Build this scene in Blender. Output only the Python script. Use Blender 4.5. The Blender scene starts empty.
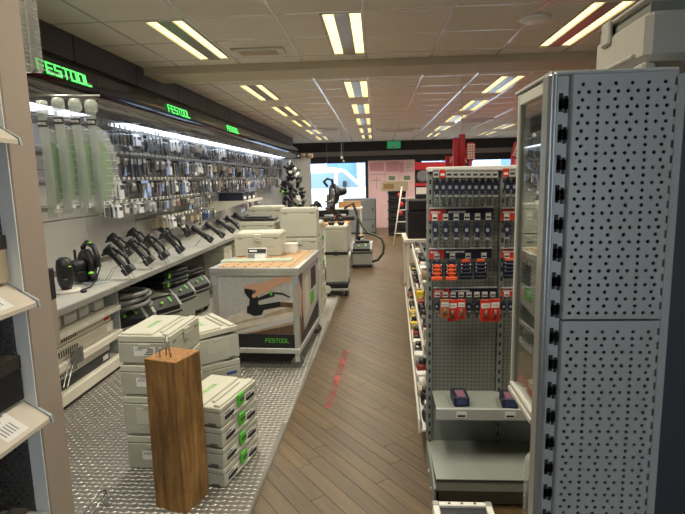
import bpy, math, random
import numpy as np
from mathutils import Matrix, Vector
random.seed(7)
SC = bpy.context.scene
COL = SC.collection

# ------------------------------------------------------------ camera
FPX = 515.0
EYE = Vector((0, 0, 1.58))
_p, _r, _y = map(math.radians, (8.7, 1.3, 3.8))
FWD = Vector((-math.sin(_y) * math.cos(_p), math.cos(_y) * math.cos(_p), -math.sin(_p)))
_R0 = Vector((math.cos(_y), math.sin(_y), 0)); _U0 = _R0.cross(FWD)
RGT = math.cos(_r) * _R0 - math.sin(_r) * _U0
UPV = math.cos(_r) * _U0 + math.sin(_r) * _R0
cam_d = bpy.data.cameras.new('camera'); cam = bpy.data.objects.new('camera', cam_d); COL.objects.link(cam)
cam_d.sensor_width = 36; cam_d.lens = FPX / 685 * 36; cam_d.clip_start = 0.02; cam_d.clip_end = 200
_m = Matrix((RGT, UPV, -FWD)).transposed().to_4x4(); _m.translation = EYE
cam.matrix_world = _m
SC.camera = cam

def ray(x, y): return FWD + RGT * ((x - 342.5) / FPX) - UPV * ((y - 257) / FPX)
def onz(x, y, z): d = ray(x, y); return EYE + d * ((z - EYE.z) / d.z)
def ony(x, y, Y): d = ray(x, y); return EYE + d * (Y / d.y)
def onx(x, y, X): d = ray(x, y); return EYE + d * (X / d.x)

# ------------------------------------------------------------ world, exposure
SC.view_settings.view_transform = 'Standard'; SC.view_settings.look = 'None'
SC.view_settings.gamma = 1.0; SC.view_settings.use_curve_mapping = False
SC.view_settings.exposure = 0.0
W = bpy.data.worlds.new('overcast_sky'); SC.world = W; W.use_nodes = True
_bg = W.node_tree.nodes['Background']
_bg.inputs[0].default_value = (0.88, 0.94, 1.0, 1); _bg.inputs[1].default_value = 5.2
TUBE_POWER = 3.0          # look of the louvre panels
TUBE_WATT = 25.0          # light given by each ceiling fixture
STRIP_POWER = 3.4         # light strip under the wall header

# ------------------------------------------------------------ materials
def lin(h):
    if not isinstance(h, str): return (*h, 1)
    h = h.lstrip('#'); c = [int(h[i:i + 2], 16) / 255 for i in (0, 2, 4)]
    return (*[(x / 12.92 if x <= .04045 else ((x + .055) / 1.055) ** 2.4) for x in c], 1)
_mats = {}
def mat(name, col, rough=.5, metal=0.0, var=0.0, vscale=8.0, bump=0.0, bscale=60.0, stretch=None, coat=0.0, spec=None):
    if name in _mats: return _mats[name]
    m = bpy.data.materials.new(name); m.use_nodes = True; nt = m.node_tree; b = nt.nodes['Principled BSDF']
    c = lin(col); b.inputs['Base Color'].default_value = c
    b.inputs['Roughness'].default_value = rough; b.inputs['Metallic'].default_value = metal
    if coat: b.inputs['Coat Weight'].default_value = coat; b.inputs['Coat Roughness'].default_value = .08
    if spec is not None: b.inputs['Specular IOR Level'].default_value = spec
    if var or bump:
        tc = nt.nodes.new('ShaderNodeTexCoord'); mp = nt.nodes.new('ShaderNodeMapping')
        nt.links.new(tc.outputs['Object'], mp.inputs[0])
        if stretch: mp.inputs['Scale'].default_value = stretch
    if var:
        n = nt.nodes.new('ShaderNodeTexNoise'); n.inputs['Scale'].default_value = vscale; n.inputs['Detail'].default_value = 4
        nt.links.new(mp.outputs[0], n.inputs['Vector'])
        r = nt.nodes.new('ShaderNodeValToRGB')
        r.color_ramp.elements[0].color = tuple(max(0, x * (1 - var)) for x in c[:3]) + (1,)
        r.color_ramp.elements[1].color = tuple(min(1, x * (1 + var)) for x in c[:3]) + (1,)
        r.color_ramp.elements[0].position = .3; r.color_ramp.elements[1].position = .7
        nt.links.new(n.outputs[0], r.inputs[0]); nt.links.new(r.outputs[0], b.inputs['Base Color'])
    if bump:
        n2 = nt.nodes.new('ShaderNodeTexNoise'); n2.inputs['Scale'].default_value = bscale
        nt.links.new(mp.outputs[0], n2.inputs['Vector'])
        bp = nt.nodes.new('ShaderNodeBump'); bp.inputs['Strength'].default_value = bump; bp.inputs['Distance'].default_value = .004
        nt.links.new(n2.outputs[0], bp.inputs['Height']); nt.links.new(bp.outputs[0], b.inputs['Normal'])
    _mats[name] = m; return m
def glow(name, col, power):
    if name in _mats: return _mats[name]
    m = bpy.data.materials.new(name); m.use_nodes = True; nt = m.node_tree; b = nt.nodes['Principled BSDF']
    b.inputs['Base Color'].default_value = lin(col); b.inputs['Emission Color'].default_value = lin(col); b.inputs['Emission Strength'].default_value = power
    _mats[name] = m; return m
def clear(name, tint=(1, 1, 1), gloss=.16, rough=.06, gcol=(1, 1, 1)):
    if name in _mats: return _mats[name]
    m = bpy.data.materials.new(name); m.use_nodes = True; nt = m.node_tree
    nt.nodes.remove(nt.nodes['Principled BSDF'])
    t = nt.nodes.new('ShaderNodeBsdfTransparent'); t.inputs[0].default_value = (*tint, 1)
    g = nt.nodes.new('ShaderNodeBsdfGlossy'); g.inputs['Roughness'].default_value = rough; g.inputs[0].default_value = (*gcol, 1)
    lw = nt.nodes.new('ShaderNodeLayerWeight'); lw.inputs[0].default_value = .35
    ma = nt.nodes.new('ShaderNodeMath'); ma.operation = 'MULTIPLY_ADD'; ma.inputs[1].default_value = .5; ma.inputs[2].default_value = gloss; ma.use_clamp = True
    mx = nt.nodes.new('ShaderNodeMixShader')
    nt.links.new(lw.outputs['Fresnel'], ma.inputs[0]); nt.links.new(ma.outputs[0], mx.inputs[0])
    nt.links.new(t.outputs[0], mx.inputs[1]); nt.links.new(g.outputs[0], mx.inputs[2])
    nt.links.new(mx.outputs[0], nt.nodes['Material Output'].inputs[0])
    _mats[name] = m; return m
def hazy(name, col, clearness=.5, gloss=.12, rough=.2):
    if name in _mats: return _mats[name]
    m = bpy.data.materials.new(name); m.use_nodes = True; nt = m.node_tree; b = nt.nodes['Principled BSDF']
    b.inputs['Base Color'].default_value = lin(col); b.inputs['Roughness'].default_value = rough; b.inputs['Alpha'].default_value = 1 - clearness
    _mats[name] = m; return m
def dotted(name, col, hole, pitch, rad, axes='XZ', rough=.5, metal=0.0):
    """sheet metal with fine punched holes, too small to pick apart"""
    if name in _mats: return _mats[name]
    m = mat(name, col, rough, metal); nt = m.node_tree; b = nt.nodes['Principled BSDF']
    tc = nt.nodes.new('ShaderNodeTexCoord'); sp = nt.nodes.new('ShaderNodeSeparateXYZ'); nt.links.new(tc.outputs['Object'], sp.inputs[0])
    def M(op, a, bb=None):
        n = nt.nodes.new('ShaderNodeMath'); n.operation = op
        for i, v in enumerate((a, bb)):
            if v is None: continue
            if isinstance(v, (int, float)): n.inputs[i].default_value = v
            else: nt.links.new(v, n.inputs[i])
        return n.outputs[0]
    q = []
    for a in axes:
        f = M('FRACT', M('ADD', M('DIVIDE', sp.outputs[a], pitch), 1000.0)); d = M('SUBTRACT', f, .5); q.append(M('MULTIPLY', d, d))
    dist = M('SQRT', M('ADD', q[0], q[1])); fac = M('LESS_THAN', dist, rad / pitch)
    mx = nt.nodes.new('ShaderNodeMix'); mx.data_type = 'RGBA'; nt.links.new(fac, mx.inputs[0])
    mx.inputs[6].default_value = lin(col); mx.inputs[7].default_value = lin(hole)
    nt.links.new(mx.outputs[2], b.inputs['Base Color'])
    return m

# ------------------------------------------------------------ mesh builder
class MB:
    def __init__(s): s.v = []; s.f = []; s.mi = []; s.sm = []
    def add(s, vs, fs, m=0, smooth=False):
        o = len(s.v); s.v += [tuple(v) for v in vs]
        for f in fs: s.f.append(tuple(i + o for i in f)); s.mi.append(m); s.sm.append(smooth)
        return o
    def xf(s, start, M):
        for i in range(start, len(s.v)): s.v[i] = tuple(M @ Vector(s.v[i]))
        return s
    def bx(s, x0, x1, y0, y1, z0, z1, m=0):
        s.add([(x0, y0, z0), (x1, y0, z0), (x1, y1, z0), (x0, y1, z0), (x0, y0, z1), (x1, y0, z1), (x1, y1, z1), (x0, y1, z1)],
              [(3, 2, 1, 0), (4, 5, 6, 7), (0, 1, 5, 4), (1, 2, 6, 5), (2, 3, 7, 6), (3, 0, 4, 7)], m); return s
    def box(s, c, d, m=0): return s.bx(c[0] - d[0] / 2, c[0] + d[0] / 2, c[1] - d[1] / 2, c[1] + d[1] / 2, c[2] - d[2] / 2, c[2] + d[2] / 2, m)
    def cb(s, x0, x1, y0, y1, z0, z1, c=.01, m=0):
        """box with chamfered edges"""
        X, Y, Z = (x0, x1), (y0, y1), (z0, z1); c = min(c, (x1 - x0) * .49, (y1 - y0) * .49, (z1 - z0) * .49)
        vs = []; idx = {}
        for i in (0, 1):
            for j in (0, 1):
                for k in (0, 1):
                    sx, sy, sz = (c, -c)[i], (c, -c)[j], (c, -c)[k]
                    for a in range(3):
                        idx[i, j, k, a] = len(vs)
                        vs.append((X[i] + (0 if a == 0 else sx), Y[j] + (0 if a == 1 else sy), Z[k] + (0 if a == 2 else sz)))
        F = []
        I = idx
        for i in (0, 1): F.append(((I[i, 0, 0, 0], I[i, 1, 0, 0], I[i, 1, 1, 0], I[i, 0, 1, 0]), (1, 0, 0), i))
        for j in (0, 1): F.append(((I[0, j, 0, 1], I[1, j, 0, 1], I[1, j, 1, 1], I[0, j, 1, 1]), (0, 1, 0), j))
        for k in (0, 1): F.append(((I[0, 0, k, 2], I[1, 0, k, 2], I[1, 1, k, 2], I[0, 1, k, 2]), (0, 0, 1), k))
        fs = [f for f, _, _ in F]
        for i in (0, 1):
            for j in (0, 1): fs.append((I[i, j, 0, 0], I[i, j, 1, 0], I[i, j, 1, 1], I[i, j, 0, 1]))
            for k in (0, 1): fs.append((I[i, 0, k, 0], I[i, 1, k, 0], I[i, 1, k, 2], I[i, 0, k, 2]))
        for j in (0, 1):
            for k in (0, 1): fs.append((I[0, j, k, 1], I[1, j, k, 1], I[1, j, k, 2], I[0, j, k, 2]))
        for i in (0, 1):
            for j in (0, 1):
                for k in (0, 1): fs.append((I[i, j, k, 0], I[i, j, k, 1], I[i, j, k, 2]))
        ce = Vector(((x0 + x1) / 2, (y0 + y1) / 2, (z0 + z1) / 2)); out = []
        for f in fs:
            a, b, d = (Vector(vs[q]) for q in f[:3]); n = (b - a).cross(d - a)
            out.append(f if n.dot(a - ce) > 0 else f[::-1])
        s.add(vs, out, m); return s
    def prism(s, poly, a, b, axis='z', m=0, smooth=False):
        """polygon extruded from a to b along an axis; x: (y,z), y: (x,z), z: (x,y)"""
        def P(p, t): return {'x': (t, p[0], p[1]), 'y': (p[0], t, p[1]), 'z': (p[0], p[1], t)}[axis]
        ar = sum(poly[i][0] * poly[(i + 1) % len(poly)][1] - poly[(i + 1) % len(poly)][0] * poly[i][1] for i in range(len(poly)))
        if (ar < 0) != (axis == 'y'): poly = poly[::-1]
        n = len(poly); vs = [P(p, a) for p in poly] + [P(p, b) for p in poly]
        s.add(vs, [tuple(range(n))[::-1], tuple(range(n, 2 * n))], m)
        o = len(s.v) - 2 * n
        for i in range(n):
            j = (i + 1) % n; s.f.append((o + i, o + j, o + n + j, o + n + i)); s.mi.append(m); s.sm.append(smooth)
        return s
    def tube(s, pts, r, n=8, m=0, caps=True, smooth=True):
        pts = [Vector(p) for p in pts]; rs = r if isinstance(r, (list, tuple)) else [r] * len(pts)
        vs = []; prev = None
        for i, p in enumerate(pts):
            t = (pts[min(i + 1, len(pts) - 1)] - pts[max(i - 1, 0)]).normalized()
            if prev is None: u = t.orthogonal().normalized()
            else:
                u = prev - t * prev.dot(t); u = u.normalized() if u.length > 1e-6 else t.orthogonal().normalized()
            prev = u; w = t.cross(u)
            for k in range(n): a = 2 * math.pi * k / n; vs.append(p + (u * math.cos(a) + w * math.sin(a)) * rs[i])
        fs = [(i * n + k, i * n + (k + 1) % n, (i + 1) * n + (k + 1) % n, (i + 1) * n + k) for i in range(len(pts) - 1) for k in range(n)]
        o = s.add(vs, fs, m, smooth)
        if caps: s.add([], [], m); s.f += [tuple(o + k for k in range(n))[::-1], tuple(o + (len(pts) - 1) * n + k for k in range(n))]; s.mi += [m, m]; s.sm += [False, False]
        return s
    def cyl(s, a, b, r, n=12, m=0, smooth=True): return s.tube([a, b], r, n, m, True, smooth)
    def lathe(s, prof, c=(0, 0, 0), n=16, m=0, smooth=True, a0=0.0, a1=2 * math.pi):
        full = abs(a1 - a0 - 2 * math.pi) < 1e-6; k = n if full else n + 1
        vs = [(c[0] + r * math.cos(a0 + (a1 - a0) * i / n), c[1] + r * math.sin(a0 + (a1 - a0) * i / n), c[2] + z) for r, z in prof for i in range(k)]
        fs = [(j * k + i, j * k + (i + 1) % k, (j + 1) * k + (i + 1) % k, (j + 1) * k + i) for j in range(len(prof) - 1) for i in range(n)]
        o = s.add(vs, fs, m, smooth)
        if full:
            for j, fl in ((0, True), (len(prof) - 1, False)):
                if prof[j][0] > 1e-4: f = tuple(o + j * k + i for i in range(k)); s.f.append(f[::-1] if fl else f); s.mi.append(m); s.sm.append(False)
        return s
    def quad(s, a, b, c, d, m=0): s.add([a, b, c, d], [(0, 1, 2, 3)], m); return s
    def poly(s, pts, m=0): s.add(pts, [tuple(range(len(pts)))], m); return s
    def mesh(s, name, mats):
        me = bpy.data.meshes.new(name); me.from_pydata(s.v, [], s.f)
        for mm in (mats if isinstance(mats, (list, tuple)) else [mats]): me.materials.append(mm)
        me.polygons.foreach_set('material_index', s.mi); me.polygons.foreach_set('use_smooth', s.sm); me.update(); return me

def props(o, label=None, cat=None, group=None, kind=None):
    if label: o['label'] = label
    if cat: o['category'] = cat
    if group: o['group'] = group
    if kind: o['kind'] = kind
    return o
def link(name, me, parent=None, loc=None, rz=0.0):
    o = bpy.data.objects.new(name, me); COL.objects.link(o)
    if parent is not None: o.parent = parent
    if loc is not None: o.location = loc
    if rz: o.rotation_euler = (0, 0, rz)
    return o
def thing(name, label, cat, loc=(0, 0, 0), rz=0.0, group=None, rot=None):
    o = bpy.data.objects.new(name, None); COL.objects.link(o); o.empty_display_size = .05
    o.location = loc; o.rotation_euler = rot if rot else (0, 0, rz)
    return props(o, label, cat, group)
def part(name, mb, mats, parent, label=None):
    """mb in the thing's own coordinates"""
    o = link(name, mb.mesh(name, mats), parent)
    if label: o['label'] = label
    return o
def wpart(name, mb, mats, th, parent=None, label=None):
    """mb in world coordinates, moved into the frame of the thing th"""
    M = (Matrix.Translation(th.location) @ th.rotation_euler.to_matrix().to_4x4()).inverted()
    mb.xf(0, M); return part(name, mb, mats, parent or th, label)
def solo(name, mb, mats, label, cat, loc=(0, 0, 0), rz=0.0, group=None, rot=None):
    o = link(name, mb.mesh(name, mats), None, loc, rz)
    if rot: o.rotation_euler = rot
    return props(o, label, cat, group)
def struct(name, mb, mats): return props(link(name, mb.mesh(name, mats)), kind='structure')
def dup(o, loc=None, rz=None, label=None, group=None, parent=None, rot=None):
    c = o.copy(); COL.objects.link(c); c.parent = parent
    if loc is not None: c.location = loc
    if rz is not None: c.rotation_euler = (0, 0, rz)
    if rot is not None: c.rotation_euler = rot
    if label: c['label'] = label
    if group: c['group'] = group
    for ch in o.children: dup(ch, parent=c)
    return c
def Rz(a): return Matrix.Rotation(a, 4, 'Z')
def Rx(a): return Matrix.Rotation(a, 4, 'X')
def Ry(a): return Matrix.Rotation(a, 4, 'Y')
def T(*v): return Matrix.Translation(v[0] if len(v) == 1 else v)
D = math.radians

# lettering: text curves turned into flat meshes
def text_mb(s, size, depth=.0006, m=0, mb=None, M=None, align='CENTER', shear=0.0, bold=0.0, spacing=1.0):
    cu = bpy.data.curves.new('t', 'FONT'); cu.body = s; cu.size = size; cu.align_x = align; cu.align_y = 'CENTER'
    cu.extrude = depth; cu.resolution_u = 2; cu.shear = shear; cu.offset = bold; cu.space_character = spacing
    o = bpy.data.objects.new('t', cu); COL.objects.link(o)
    dg = bpy.context.evaluated_depsgraph_get(); me = bpy.data.meshes.new_from_object(o.evaluated_get(dg))
    vs = [v.co.copy() for v in me.vertices]; fs = [tuple(p.vertices) for p in me.polygons]
    bpy.data.objects.remove(o); bpy.data.curves.remove(cu); bpy.data.meshes.remove(me)
    mb = mb or MB(); st = len(mb.v); mb.add(vs, fs, m)
    if M is not None: mb.xf(st, M)
    return mb
# squared stroke capitals (the maker's word mark), cell 1 wide 1.5 high
STROKES = {'F': [(0, 0, 0, 1.5), (0, 1.5, 1, 1.5), (0, .8, .85, .8)], 'E': [(0, 0, 0, 1.5), (0, 1.5, 1, 1.5), (0, .78, .85, .78), (0, 0, 1, 0)],
           'S': [(0, 0, 1, 0), (1, 0, 1, .75), (0, .75, 1, .75), (0, .75, 0, 1.5), (0, 1.5, 1, 1.5)], 'T': [(.5, 0, .5, 1.5), (0, 1.5, 1, 1.5)],
           'O': [(0, 0, 1, 0), (1, 0, 1, 1.5), (0, 1.5, 1, 1.5), (0, 0, 0, 1.5)], 'L': [(0, 0, 0, 1.5), (0, 0, 1, 0)]}
def wordmark(word, height, M, m=0, mb=None, t=.28, shear=.15, depth=.001, sx=1.0):
    """letters in the XY plane, centred, facing +Z, then moved by M"""
    mb = mb or MB(); st = len(mb.v); k = height / 1.5; pitch = 1.45; w = len(word) * pitch - .45
    for i, ch in enumerate(word):
        for x0, y0, x1, y1 in STROKES[ch]:
            h = t / 2; a = (min(x0, x1) - h, min(y0, y1) - h, max(x0, x1) + h, max(y0, y1) + h)
            s0 = len(mb.v); mb.bx(a[0], a[2], a[1], a[3], 0, depth / k, m)
            for q in range(s0, len(mb.v)):
                x, y, z = mb.v[q]; mb.v[q] = ((x + i * pitch - w / 2 + (y - .75) * shear) * k * sx, (y - .75) * k, z * k)
    mb.xf(st, M); return mb

# common materials
M_alu = mat('aluminium', '#cfd0cc', .32, .75, var=.06, vscale=20)
M_steel = mat('steel_wire', '#a8a8a4', .3, 1.0)
M_greyp = mat('grey_paint', '#9aa1a2', .42, 0, var=.03, vscale=6)
M_white = mat('white_paint', '#d4d1c8', .45, 0, var=.03)
M_black = mat('black_plastic', '#15161a', .45, 0, var=.25, vscale=30)
M_dark = mat('dark_grey_plastic', '#2a2b2e', .5, 0, var=.15, vscale=30)
M_green = mat('lime_green', '#55b233', .45)
M_syst = mat('light_grey_plastic', '#aeaea2', .5, 0, var=.03, vscale=10, bump=.12, bscale=400)
M_syst2 = mat('grey_box_plastic', '#a5a596', .5, 0, var=.03, vscale=10, bump=.12, bscale=400)
M_paper = mat('white_label_paper', '#d8d6d0', .7, 0, var=.03, vscale=40)
M_print = mat('black_print', '#222226', .7)
M_grey_print = mat('grey_print', '#77777c', .7)
M_navy = mat('navy_blue_card', '#181d33', .5, 0, var=.1, vscale=30)
M_red = mat('red_card', '#c03022', .5, 0, var=.06, vscale=20)
M_redpaint = mat('red_paint', '#b32630', .4, 0, var=.06, vscale=10)
M_orange = mat('orange_plastic', '#d9552a', .45)
M_yellow = mat('yellow_plastic', '#d8b832', .5)
M_rubber = mat('black_rubber', '#1b1b1c', .75, 0, var=.1)
M_blister = clear('clear_blister', (.93, .95, .95), .12, .08)
M_blister2 = hazy('clear_thick_blister', '#c3cbc0', .62)
M_glass = clear('window_glass', (.92, .96, .97), .02, .0)
M_card = mat('brown_cardboard', '#8d6f4e', .8, 0, var=.06)
M_tan = mat('tan_card', '#a89a80', .7, 0, var=.08, vscale=20)
# ============================================================ STRUCTURE
CEIL = 2.70; BACK = 16.5; LEFT = -2.95; RIGHT = 4.4; REAR = -1.6
def edge_x(y): return -.68 + .028 * y          # joint between tread plate and wooden floor

# ---- wooden floor: planks laid on the diagonal
def wood_floor_mat():
    m = bpy.data.materials.new('oak_planks'); m.use_nodes = True; nt = m.node_tree; b = nt.nodes['Principled BSDF']
    tc = nt.nodes.new('ShaderNodeTexCoord'); mp = nt.nodes.new('ShaderNodeMapping'); mp.inputs['Rotation'].default_value = (0, 0, D(52.5))
    mp2 = nt.nodes.new('ShaderNodeMapping'); mp2.inputs['Scale'].default_value = (1.6, 24, 1)
    nt.links.new(tc.outputs['Object'], mp.inputs[0]); nt.links.new(mp.outputs[0], mp2.inputs[0])
    at = nt.nodes.new('ShaderNodeAttribute'); at.attribute_name = 'tone'
    n = nt.nodes.new('ShaderNodeTexNoise'); n.noise_dimensions = '4D'; n.inputs['Scale'].default_value = 1.6; n.inputs['Detail'].default_value = 7; n.inputs['Roughness'].default_value = .65
    nt.links.new(mp2.outputs[0], n.inputs['Vector'])
    mw = nt.nodes.new('ShaderNodeMath'); mw.operation = 'MULTIPLY'; mw.inputs[1].default_value = 40; nt.links.new(at.outputs['Fac'], mw.inputs[0]); nt.links.new(mw.outputs[0], n.inputs['W'])
    r = nt.nodes.new('ShaderNodeValToRGB'); e = r.color_ramp.elements
    e[0].position = .25; e[0].color = lin('#3a2e1b'); e[1].position = .75; e[1].color = lin('#695232')
    nt.links.new(n.outputs[0], r.inputs[0])
    mr = nt.nodes.new('ShaderNodeMapRange'); mr.inputs[3].default_value = .78; mr.inputs[4].default_value = 1.15; nt.links.new(at.outputs['Fac'], mr.inputs[0])
    mx = nt.nodes.new('ShaderNodeMix'); mx.data_type = 'RGBA'; mx.blend_type = 'MULTIPLY'; mx.inputs[0].default_value = 1
    nt.links.new(r.outputs[0], mx.inputs[6]); nt.links.new(mr.outputs[0], mx.inputs[7]); nt.links.new(mx.outputs[2], b.inputs['Base Color'])
    b.inputs['Roughness'].default_value = .42
    bp = nt.nodes.new('ShaderNodeBump'); bp.inputs['Strength'].default_value = .25; bp.inputs['Distance'].default_value = .002
    nt.links.new(n.outputs[0], bp.inputs['Height']); nt.links.new(bp.outputs[0], b.inputs['Normal'])
    return m
M_oak = wood_floor_mat()
def clip(poly, a, b, c):                        # keep a*x + b*y >= c
    out = []
    for i in range(len(poly)):
        p, q = poly[i], poly[(i + 1) % len(poly)]; dp = a * p[0] + b * p[1] - c; dq = a * q[0] + b * q[1] - c
        if dp >= 0: out.append(p)
        if dp * dq < 0: t = dp / (dp - dq); out.append((p[0] + (q[0] - p[0]) * t, p[1] + (q[1] - p[1]) * t))
    return out
floor = struct('floor', MB().bx(LEFT, RIGHT, REAR, BACK, -.08, -.009), mat('subfloor', '#2a2018', .9))
def planks():
    u = Vector((math.cos(D(-52.5)), math.sin(D(-52.5)))); n = Vector((-u.y, u.x)); wd = .088; L = 1.2
    rng = random.Random(3); pieces = []
    for row in range(-90, 180):
        off = rng.random() * L
        for k in range(-16, 16):
            a0 = k * L + off; a1 = a0 + L; b0 = row * wd; b1 = b0 + wd; g = .0012
            q = [u * (a0 + g) + n * (b0 + g), u * (a1 - g) + n * (b0 + g), u * (a1 - g) + n * (b1 - g), u * (a0 + g) + n * (b1 - g)]
            p = [(v.x, v.y) for v in q]
            p = clip(p, 1, -.028, -.677); p = clip(p, -1, 0, -RIGHT + .02) if p else p
            p = clip(p, 0, 1, REAR + .02) if p else p; p = clip(p, 0, -1, -BACK + .02) if p else p
            if len(p) < 3: continue
            cx = sum(v[0] for v in p) / len(p); cy = sum(v[1] for v in p) / len(p); ar = abs(sum(p[i][0] * p[(i + 1) % len(p)][1] - p[(i + 1) % len(p)][0] * p[i][1] for i in range(len(p)))) / 2
            if ar < .002: continue
            pieces.append((cy, cx, p, rng.random()))
    vis = lambda cy, cx: cy > 1.7 and -.8 < cx < .75
    pieces.sort(key=lambda t: (0 if vis(t[0], t[1]) else 1, t[0]))
    def build(name, lst, stuff=False):
        mb = MB(); tones = []
        for cy, cx, p, t in lst:
            cxx, cyy = (0, 0) if stuff else (cx, cy)
            f0 = len(mb.f); mb.prism([(x - cxx, y - cyy) for x, y in p], -.009, 0); tones += [t] * (len(mb.f) - f0)
        me = mb.mesh(name, M_oak); at = me.attributes.new('tone', 'FLOAT', 'FACE'); at.data.foreach_set('value', tones)
        o = link(name, me, floor, None if stuff else (lst[0][1], lst[0][0], 0))
        if stuff: o['kind'] = 'stuff'
    for q in pieces[:296]: build('plank', [q])
    build('plank_field', pieces[296:], True)
planks()
# faded red tape mark
mt = bpy.data.materials.new('worn_red_tape'); mt.use_nodes = True
_nt = mt.node_tree; _b = _nt.nodes['Principled BSDF']; _b.inputs['Base Color'].default_value = lin('#96463c'); _b.inputs['Roughness'].default_value = .6
_n = _nt.nodes.new('ShaderNodeTexNoise'); _n.inputs['Scale'].default_value = 5; _n.inputs['Detail'].default_value = 9
_tc = _nt.nodes.new('ShaderNodeTexCoord'); _nt.links.new(_tc.outputs['Object'], _n.inputs['Vector'])
_rp = _nt.nodes.new('ShaderNodeValToRGB'); _rp.color_ramp.elements[0].position = .36; _rp.color_ramp.elements[1].position = .62
_nt.links.new(_n.outputs[0], _rp.inputs[0]); _nt.links.new(_rp.outputs[0], _b.inputs['Alpha'])
A = onz(346.6, 348.4, 0); B = onz(327.6, 408, 0); A.y -= .05
mb = MB(); dv = (B - A).normalized(); nv = Vector((-dv.y, dv.x, 0)) * .026
mb.add([A + nv + Vector((0, 0, .0012)), A - nv + Vector((0, 0, .0012)), B - nv + Vector((0, 0, .0012)), B + nv + Vector((0, 0, .0012))], [(0, 3, 2, 1)])
ctr = (A + B) / 2; mb.xf(0, T(-ctr)); solo('floor_tape', mb, mt, 'faded red tape strip stuck on the wooden floor', 'tape', ctr)

# ---- tread plate
M_plate = mat('tread_plate_steel', '#7b7871', .5, .55, var=.12, vscale=3)
M_bump = mat('tread_bump_steel', '#b0ada5', .45, .7, var=.1, vscale=8)
mb = MB(); P0 = [(LEFT, REAR), (edge_x(REAR), REAR), (edge_x(BACK), BACK), (LEFT, BACK)]
mb.prism(P0, -.008, .002); plate = struct('floor_metal', mb, M_plate)
def bumps():
    vs = []; fs = []; p = .034; o = 0
    ny0, ny1 = int(1.6 / p), int(9.6 / p)
    for j in range(ny0, ny1):
        y = j * p
        lx = -2.25
        for i in range(int(lx / p), int(-.3 / p)):
            x = i * p
            if x > edge_x(y) - .02: continue
            if (i + j) % 2: ux, uy = .0185, .005
            else: ux, uy = -.0040, .0135
            if (i + j) % 2 == 0: ux, uy = .0185, -.005
            wx, wy = -uy * .42, ux * .42
            vs += [(x - ux, y - uy, .002), (x - wx, y - wy, .002), (x + ux, y + uy, .002), (x + wx, y + wy, .002), (x - ux * .4, y - uy * .4, .0052), (x + ux * .4, y + uy * .4, .0052)]
            fs += [(o, o + 1, o + 5, o + 4), (o + 1, o + 2, o + 5), (o + 2, o + 3, o + 4, o + 5), (o + 3, o, o + 4)]; o += 6
    me = bpy.data.meshes.new('tread_bump'); me.from_pydata(vs, [], fs); me.materials.append(M_bump); me.update()
    ob = link('tread_bump', me, plate); ob['kind'] = 'stuff'
bumps()
# edging strip between plate and wood
mb = MB(); mb.prism([(edge_x(REAR) - .006, REAR), (edge_x(REAR) + .006, REAR), (edge_x(BACK) + .006, BACK), (edge_x(BACK) - .006, BACK)], 0, .003)
struct('trim_1', mb, mat('edging_dark', '#5f5b52', .5, .5))

# ---- ceiling: tiles .61 in a T-grid, light fixtures recessed
GX0, GP = -.07, .61
M_tile = mat('ceiling_tile', '#e2dbd0', .85, 0, var=.04, vscale=3, bump=.25, bscale=160)
M_tbar = mat('ceiling_t_bar', '#eceae6', .22, .3)
ceiling = struct('ceiling', MB().bx(LEFT, RIGHT, REAR, BACK, CEIL + .06, CEIL + .12), mat('plenum', '#55504a', .9))
FIX = [(x, y) for y in (3.73, 6.27, 8.17, 10.07, 12.05, 14.0) for x in (-1.47, -.22, 1.60)] + [(3.05, 8.17), (3.05, 12.1), (3.05, 14.0)] + [(x, y) for y in (1.2,) for x in (-1.47, -.22, 1.60)]
FW, FL = .29, 1.22
rows = [3.70 + GP * i for i in range(-9, 22)]
xs = [GX0 + GP * i for i in range(-5, 8)]; xs[0] = LEFT; xs[-1] = RIGHT
tile_proto = {}; ntile = 0; far_t = MB()
for j, y in enumerate(rows):
    y1 = y + GP
    if y1 < REAR + .05 or y > BACK - .05: continue
    ya, yb = max(y, REAR), min(y1, BACK)
    for i in range(len(xs) - 1):
        xa, xb = xs[i], xs[i + 1]; segs = [(xa, xb)]
        for fx, fy in FIX:
            if fy < yb - .03 and fy + FL > ya + .03:
                new = []
                for a, b in segs:
                    if fx + FW / 2 <= a or fx - FW / 2 >= b: new.append((a, b)); continue
                    if fx - FW / 2 > a + .02: new.append((a, fx - FW / 2))
                    if fx + FW / 2 < b - .02: new.append((fx + FW / 2, b))
                segs = new
        for a, b in segs:
            g = .004
            if y < 2.4 or xa > 2.8:
                far_t.bx(a + g, b - g, ya + g, yb - g, CEIL - .002, CEIL + .018); continue
            k = (round(b - a, 3), round(yb - ya, 3))
            if k not in tile_proto: tile_proto[k] = MB().cb(-k[0] / 2 + g, k[0] / 2 - g, -k[1] / 2 + g, k[1] / 2 - g, CEIL - .002, CEIL + .018, .004).mesh('ceiling_tile', M_tile)
            o = link('ceiling_tile', tile_proto[k], ceiling, ((a + b) / 2, (ya + yb) / 2, 0)); ntile += 1
o = part('ceiling_tile_field', far_t, M_tile, ceiling); o['kind'] = 'stuff'
for x in xs[1:-1]: part('t_bar', MB().bx(x - .012, x + .012, REAR, BACK, CEIL - .005, CEIL + .02), M_tbar, ceiling)
for y in rows:
    if not REAR < y < BACK: continue
    cuts = sorted(fx for fx, fy in FIX if fy - .01 < y < fy + FL + .01); xx = LEFT; tb_ = MB()
    for fx in cuts + [None]:
        xe = RIGHT if fx is None else fx - FW / 2
        if xe > xx: tb_.bx(xx, xe, y - .009, y + .009, CEIL - .0045, CEIL + .02)
        xx = xe if fx is None else fx + FW / 2
    part('t_bar', tb_, M_tbar, ceiling)
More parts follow.
